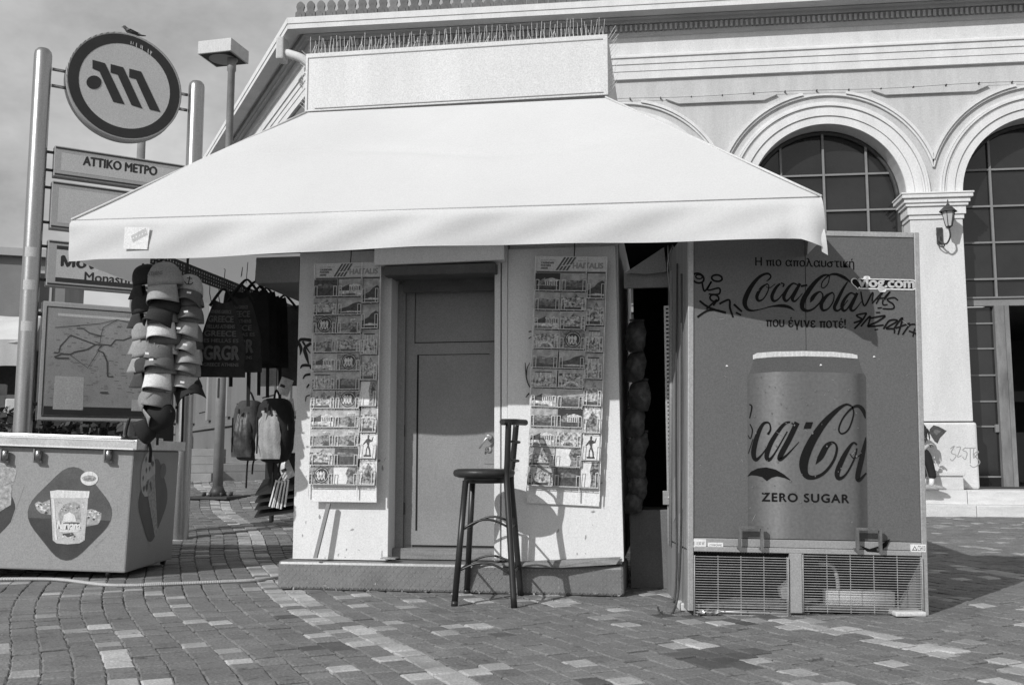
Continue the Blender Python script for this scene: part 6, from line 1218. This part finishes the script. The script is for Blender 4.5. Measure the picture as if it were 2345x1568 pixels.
# body (skin): pelvis, spine, neck, head; arms to the hands that meet at the near knee
body = add_skin('body', [(-0.42, 0.10, 0.33, 0.13, 0.12), (-0.36, 0.10, 0.50, 0.13, 0.11), (-0.24, 0.09, 0.66, 0.14, 0.11), (-0.12, 0.08, 0.76, 0.07, 0.07), (-0.03, 0.06, 0.81, 0.055, 0.055), (0.05, 0.05, 0.87, 0.088, 0.095), (0.085, 0.05, 0.80, 0.062, 0.07),
    (-0.20, -0.09, 0.72, 0.055), (-0.10, -0.16, 0.52, 0.042), (0.07, -0.09, 0.63, 0.028), (0.11, -0.06, 0.66, 0.026, 0.034),
    (-0.20, 0.26, 0.72, 0.055), (-0.08, 0.28, 0.54, 0.042), (0.08, 0.14, 0.62, 0.028), (0.12, 0.10, 0.655, 0.026, 0.034)],
    [(0, 1), (1, 2), (2, 3), (3, 4), (4, 5), (5, 6), (2, 7), (7, 8), (8, 9), (9, 10), (2, 11), (11, 12), (12, 13), (13, 14)], M_skin)
for s_, (hx_, hy_, hz_) in ((-1, (0.11, -0.06, 0.66)), (1, (0.12, 0.10, 0.655))):
    b = MB()
    for k in range(4): b.tube([(hx_ + 0.01, hy_ + (k - 1.5) * 0.016, hz_ + 0.01), (hx_ + 0.05 - 0.004 * abs(k - 1.5), hy_ + (k - 1.5) * 0.017 + 0.006, hz_ + 0.015), (hx_ + 0.075, hy_ + (k - 1.5) * 0.015 + 0.012, hz_ - 0.005), (hx_ + 0.07, hy_ + (k - 1.5) * 0.013 + 0.014, hz_ - 0.028)], [0.009, 0.0085, 0.0075, 0.006], 6)
    b.tube([(hx_, hy_ - s_ * 0.03, hz_), (hx_ + 0.03, hy_ - s_ * 0.042, hz_ + 0.005), (hx_ + 0.05, hy_ - s_ * 0.035, hz_ - 0.01)], [0.010, 0.009, 0.007], 6); b.build('fingers', M_skin, per)
b = MB(); b.tube([(0.135, 0.05, 0.855), (0.158, 0.048, 0.83), (0.138, 0.05, 0.82)], [0.010, 0.012, 0.006], 6); b.build('nose', M_skin, per)
for s_ in (-1, 1): b = MB(); b.lathe([(0, -0.008), (0.010, 0), (0, 0.004)], 8, (0.128, 0.05 + s_ * 0.033, 0.862), 0, 'x'); b.build('eye', M_black, per); b = MB(); b.lathe([(0, -0.006), (0.02, -0.004), (0.024, 0.006), (0, 0.008)], 8, (0.04, 0.05 + s_ * 0.098, 0.86), 0, 'y'); b.build('ear', M_skin, per)
b = MB(); b.box(0.125, 0.141, 0.028, 0.072, 0.786, 0.793); b.build('mouth', M_trs, per)
# shirt, trousers, hair, shoes over it
add_skin('shirt', [(-0.42, 0.10, 0.36, 0.15, 0.14), (-0.36, 0.10, 0.52, 0.148, 0.13), (-0.24, 0.09, 0.67, 0.158, 0.128), (-0.13, 0.08, 0.745, 0.085, 0.085), (-0.20, -0.10, 0.72, 0.068), (-0.10, -0.165, 0.52, 0.054), (0.04, -0.10, 0.615, 0.036), (-0.20, 0.27, 0.72, 0.068), (-0.08, 0.285, 0.54, 0.054), (0.05, 0.16, 0.61, 0.036)], [(0, 1), (1, 2), (2, 3), (2, 4), (4, 5), (5, 6), (2, 7), (7, 8), (8, 9)], M_shirt)
add_skin('trousers', [(-0.44, 0.10, 0.31, 0.15, 0.14), (-0.36, 0.02, 0.31, 0.10), (0.02, -0.06, 0.585, 0.078), (0.075, -0.06, 0.53, 0.074), (0.13, -0.06, 0.30, 0.062), (0.155, -0.06, 0.16, 0.060)], [(0, 1), (1, 2), (2, 3), (3, 4), (4, 5)], M_trd)
add_skin('trouser_leg', [(-0.40, 0.16, 0.30, 0.11), (-0.08, 0.06, 0.54, 0.076), (-0.03, 0.0, 0.46, 0.07), (0.02, -0.10, 0.17, 0.052)], [(0, 1), (1, 2), (2, 3)], M_trd)
def hair():
    b = MB(); r_ = random.Random(6)
    def g(s, v):
        th = s * 2 * math.pi; ph = -0.35 + v * (math.pi / 2 + 0.35); k = 1 + 0.07 * math.sin(th * 9 + v * 5) + r_.uniform(-0.02, 0.02)
        x, y, z = 0.112 * k * math.cos(th) * math.cos(ph), 0.112 * k * math.sin(th) * math.cos(ph), 0.118 * k * math.sin(ph)
        return (0.035 + x * 0.98 - (0.02 if x > 0 else 0) , 0.05 + y, 0.875 + z)
    b.grid(g, 32, 12); b.build('hair', M_hair, per)
    b = MB()
    for i in range(46):
        th = r_.uniform(0.5, 5.8); x, y = 0.03 + 0.108 * math.cos(th), 0.05 + 0.108 * math.sin(th); L = r_.uniform(0.06, 0.17)
        b.tube(spline([(x * 0.9, y, 0.90), (x + 0.015 * math.cos(th), y + 0.012 * math.sin(th), 0.86), (x + 0.02 + r_.uniform(-0.02, 0.03), y, 0.86 - L)], 3), [0.016, 0.015, 0.014, 0.012, 0.010, 0.006, 0.003], 5)
    b.build('hair_locks', M_hair, per)
hair()
for (x, y, m) in ((0.155, -0.06, M_shoe), (0.03, -0.10, M_shoe)):
    b = MB(); b.tube([(x - 0.03, y, 0.06), (x - 0.02, y, 0.17)], [0.04, 0.036], 10); b.build('sock', M_white, per)
    b = MB(); sec = [(-0.09, 0.035, 0.05, 0.038), (-0.05, 0.042, 0.055, 0.04), (0.02, 0.04, 0.05, 0.042), (0.09, 0.03, 0.036, 0.045), (0.15, 0.022, 0.024, 0.04), (0.175, 0.012, 0.014, 0.02)]
    n_ = 12; vs_ = []; fs_ = []
    for (dx, zc_, rz, ry) in sec:
        for j in range(n_): a = 2 * math.pi * j / n_; vs_.append((x + dx, y + ry * math.cos(a), max(zc_ + rz * math.sin(a), 0.004)))
    for i in range(len(sec) - 1):
        for j in range(n_): fs_.append((i * n_ + j, i * n_ + (j + 1) % n_, (i + 1) * n_ + (j + 1) % n_, (i + 1) * n_ + j))
    fs_ += [tuple(range(n_ - 1, -1, -1)), tuple(range((len(sec) - 1) * n_, len(sec) * n_))]; b.add(vs_, fs_, 0, True); b.build('shoe', m, per)

# ------------------------------------------------------------------ behind the sign: bin, stalls, trees, houses
M_can = mat('stall_canvas', 0.60, 0.8, 0.12, 1.5, 0.2, 5); M_far = mat('far_wall', 0.40, 0.9, 0.15, 0.4); M_fard = mat('far_wall_dark', 0.22, 0.9, 0.2, 0.5); M_leaf = mat('leaf_dark', 0.055, 0.8, 0.4, 3, island=0.5); M_bark = mat('bark', 0.08, 0.9, 0.3, 8)
bn = thing('litter_bin', 'dark litter bin on the terrace beside the side wall of the station', 'bin', tuple(B.M @ (WM @ Vector((-8.6, -1.35, 0.60)))), (0, 0, R(-20)))
b = MB(); b.box(-0.32, 0.32, -0.3, 0.3, 0.12, 1.0); b.build('bin_body', M_black, bn, bevel=0.03); b = MB(); b.box(-0.35, 0.35, -0.33, 0.33, 1.001, 1.06); b.build('bin_lid', M_iron, bn, bevel=0.02)
for sx_ in (-0.25, 0.25): b = MB(); b.tube([(sx_, 0, 0), (sx_, 0, 0.13)], 0.03, 8); b.build('foot', M_iron, bn)
for i, (x, y, w, zc_, lb) in enumerate(((-10.2, 17.5, 3.4, 2.9, 'pale canvas market stall far behind the steel metro posts'), (-13.5, 24.0, 4.5, 3.9, 'second pale market stall further back by the houses'))):
    t = thing('market_stall', lb, 'market stall', (x, y, ground_z(x, y)), (0, 0, R(20)), 'market stalls behind the metro sign')
    b = MB(); b.grid(lambda s, v: ((s - 0.5) * w, (v - 0.5) * 2.4, zc_ - 0.55 * abs(v - 0.5) * 2 - 0.06 * math.sin(math.pi * s) + 0.03 * math.sin(s * 14)), 16, 8); b.build('canopy', M_can, t, solid=0.01)
    b = MB(); b.grid(lambda s, v: ((s - 0.5) * w, -1.2 - 0.03 * math.sin(s * 25), zc_ - 0.55 - 0.45 * v - 0.04 * math.sin(s * 12)), 24, 3); b.build('valance', M_can, t)
    for sx_ in (-0.46, 0.0, 0.46):
        for sy in (-1.1, 1.1): b = MB(); b.tube([(sx_ * w, sy, 0), (sx_ * w, sy, zc_ - 0.5)], 0.035, 6); b.build('pole', M_lp, t)
    b = MB(); b.box(-w * 0.45, w * 0.45, -0.9, 0.9, 0.0, 0.95); b.build('counter', M_fard, t); r_ = random.Random(i)
    for k in range(26):
        x0 = r_.uniform(-w * 0.43, w * 0.4); b = MB(); hh = r_.uniform(0.15, 0.75); b.box(x0, x0 + r_.uniform(0.08, 0.25), -0.95 + r_.uniform(0, 0.4), -0.4, 0.96, 0.96 + hh); b.build('goods', (M_can, M_fard, M_black, M_sgrey)[r_.randrange(4)], t, bevel=0.02)
    b = MB(); b.box(-w * 0.47, w * 0.47, 1.0, 1.04, 0.0, zc_ - 0.5); b.build('back_sheet', M_iron, t)
def house(x, y, w, d, h, m, yaw, lb, rows=3, cols=4):
    t = thing('house', lb, 'house', (x, y, 0), (0, 0, R(yaw)), 'houses beyond the square'); b = MB(); b.box(-w / 2, w / 2, 0, d, -1, h); wl = b.build('wall', m, t); b = MB(); b.box(-w / 2 - 0.3, w / 2 + 0.3, -0.3, d + 0.3, h + 0.01, h + 0.35); b.build('roof_edge', M_far, t)
    for i in range(rows):
        for j in range(cols):
            cx_ = -w / 2 + w * (j + 0.5) / cols; cz_ = 1.5 + (h - 1.5) * (i + 0.45) / rows; fr = MB(); fr.box(cx_ - 0.6, cx_ + 0.6, -0.08, -0.003, cz_ - 0.9, cz_ + 0.9); wn = fr.build('window', M_far, t); g = MB(); g.box(cx_ - 0.48, cx_ + 0.48, -0.10, -0.081, cz_ - 0.78, cz_ + 0.78); g.build('pane', M_glass, wn)
house(-24, 42, 9, 8, 9.5, M_fard, 18, 'grey three storey house at the far edge of the square', 3, 4)
house(-36, 50, 12, 8, 6.8, M_far, 14, 'low pale house farther along the square edge', 2, 5)
house(-15.5, 46, 8, 8, 5.2, M_far, 8, 'small pale house behind the trees and the sign', 2, 4)
def tree(x, y, h, kind, lb, seed):
    t = thing('cypress_tree' if kind == 'c' else 'bushy_tree', lb, 'tree', (x, y, 0), (0, 0, 0), 'trees beyond the square'); r_ = random.Random(seed)
    b = MB(); b.tube([(0, 0, -0.5), (0.05, 0, h * 0.4), (0, 0, h * 0.8)], [0.16, 0.12, 0.04], 7)
    if kind != 'c':
        for k in range(5): a = r_.uniform(0, 6.28); b.tube([(0.02, 0, h * 0.35), (0.25 * h * math.cos(a), 0.25 * h * math.sin(a), h * r_.uniform(0.55, 0.8))], [0.08, 0.02], 5)
    b.build('trunk', M_bark, t); b = MB(); s = 0.15 if kind == 'c' else 0.22
    for i in range(1500 if kind == 'c' else 2200):
        if kind == 'c': z = r_.uniform(0.08, 1.0); rad_ = 0.10 * h * (1 - z) ** 0.6 * (0.5 + 0.5 * min(1, z * 6)); a = r_.uniform(0, 6.28); q = math.sqrt(r_.random()); p = Vector((rad_ * q * math.cos(a), rad_ * q * math.sin(a), z * h))
        else:
            while True:
                p = Vector((r_.uniform(-1, 1), r_.uniform(-1, 1), r_.uniform(-1, 1)))
                if p.length < 1 and math.sin(p.x * 5 + seed) * math.sin(p.y * 5) * math.sin(p.z * 6 + seed) > -0.25: break
            p = Vector((p.x * h * 0.36, p.y * h * 0.36, h * 0.68 + p.z * h * 0.33))
        n_ = Vector((r_.gauss(0, 1), r_.gauss(0, 1), r_.gauss(0, 1))).normalized(); u = n_.orthogonal().normalized() * s; w = n_.cross(u) * r_.uniform(0.4, 0.9); b.add([p - u, p - w, p + u, p + w], [(0, 1, 2, 3)])
    b.build('crown', M_leaf, t)
tree(-14.6, 40, 5.9, 'c', 'dark slim cypress seen under the station name board', 3); tree(-12.1, 38, 5.2, 'c', 'short cypress between the sign boards', 4)
tree(-17.2, 38, 4.6, 'b', 'round dark tree behind the route map', 5); tree(-13.4, 42, 4.2, 'b', 'low bushy tree beside the cypress', 6); tree(-19.5, 37, 4.2, 'b', 'loose bushy tree behind the steel post', 8)
# benches and steps of the square seen below the map
for i, (x, y, w) in enumerate(((-7.9, 17.2, 2.6), (-11.2, 18.5, 2.4))):
    t = thing('planter', ('dark planter box with low greenery under the route map', 'dark planter box with low greenery beside the steel post')[i], 'planter', (x, y, ground_z(x, y)), (0, 0, R(12)), 'planters behind the metro sign'); b = MB(); b.box(-w / 2, w / 2, -0.4, 0.4, 0, 0.55); b.build('box', M_iron, t, bevel=0.02); b = MB(); r_ = random.Random(i)
    for k in range(900): p = Vector((r_.uniform(-w / 2, w / 2), r_.uniform(-0.4, 0.4), 0.5 + r_.random() ** 1.5 * 0.75)); n_ = Vector((r_.gauss(0, 1), r_.gauss(0, 1), r_.gauss(0, 1))).normalized(); u = n_.orthogonal() * 0.07; v_ = n_.cross(u) * 0.7; b.add([p - u, p - v_, p + u, p + v_], [(0, 1, 2, 3)])
    b.build('greenery', M_leaf, t)
t = thing('stone_stair', 'short flight of pale stone steps under the map, beyond the freezer', 'steps', (-5.55, 16.4, ground_z(-5.55, 16.4)), (0, 0, R(8)))
for k in range(4): b = MB(); b.box(-0.62, 0.62, k * 0.32, 1.6, k * 0.135 - (0.0 if k else 0.05), (k + 1) * 0.135 - 0.003); b.build('step', M_stepg, t, bevel=0.008)
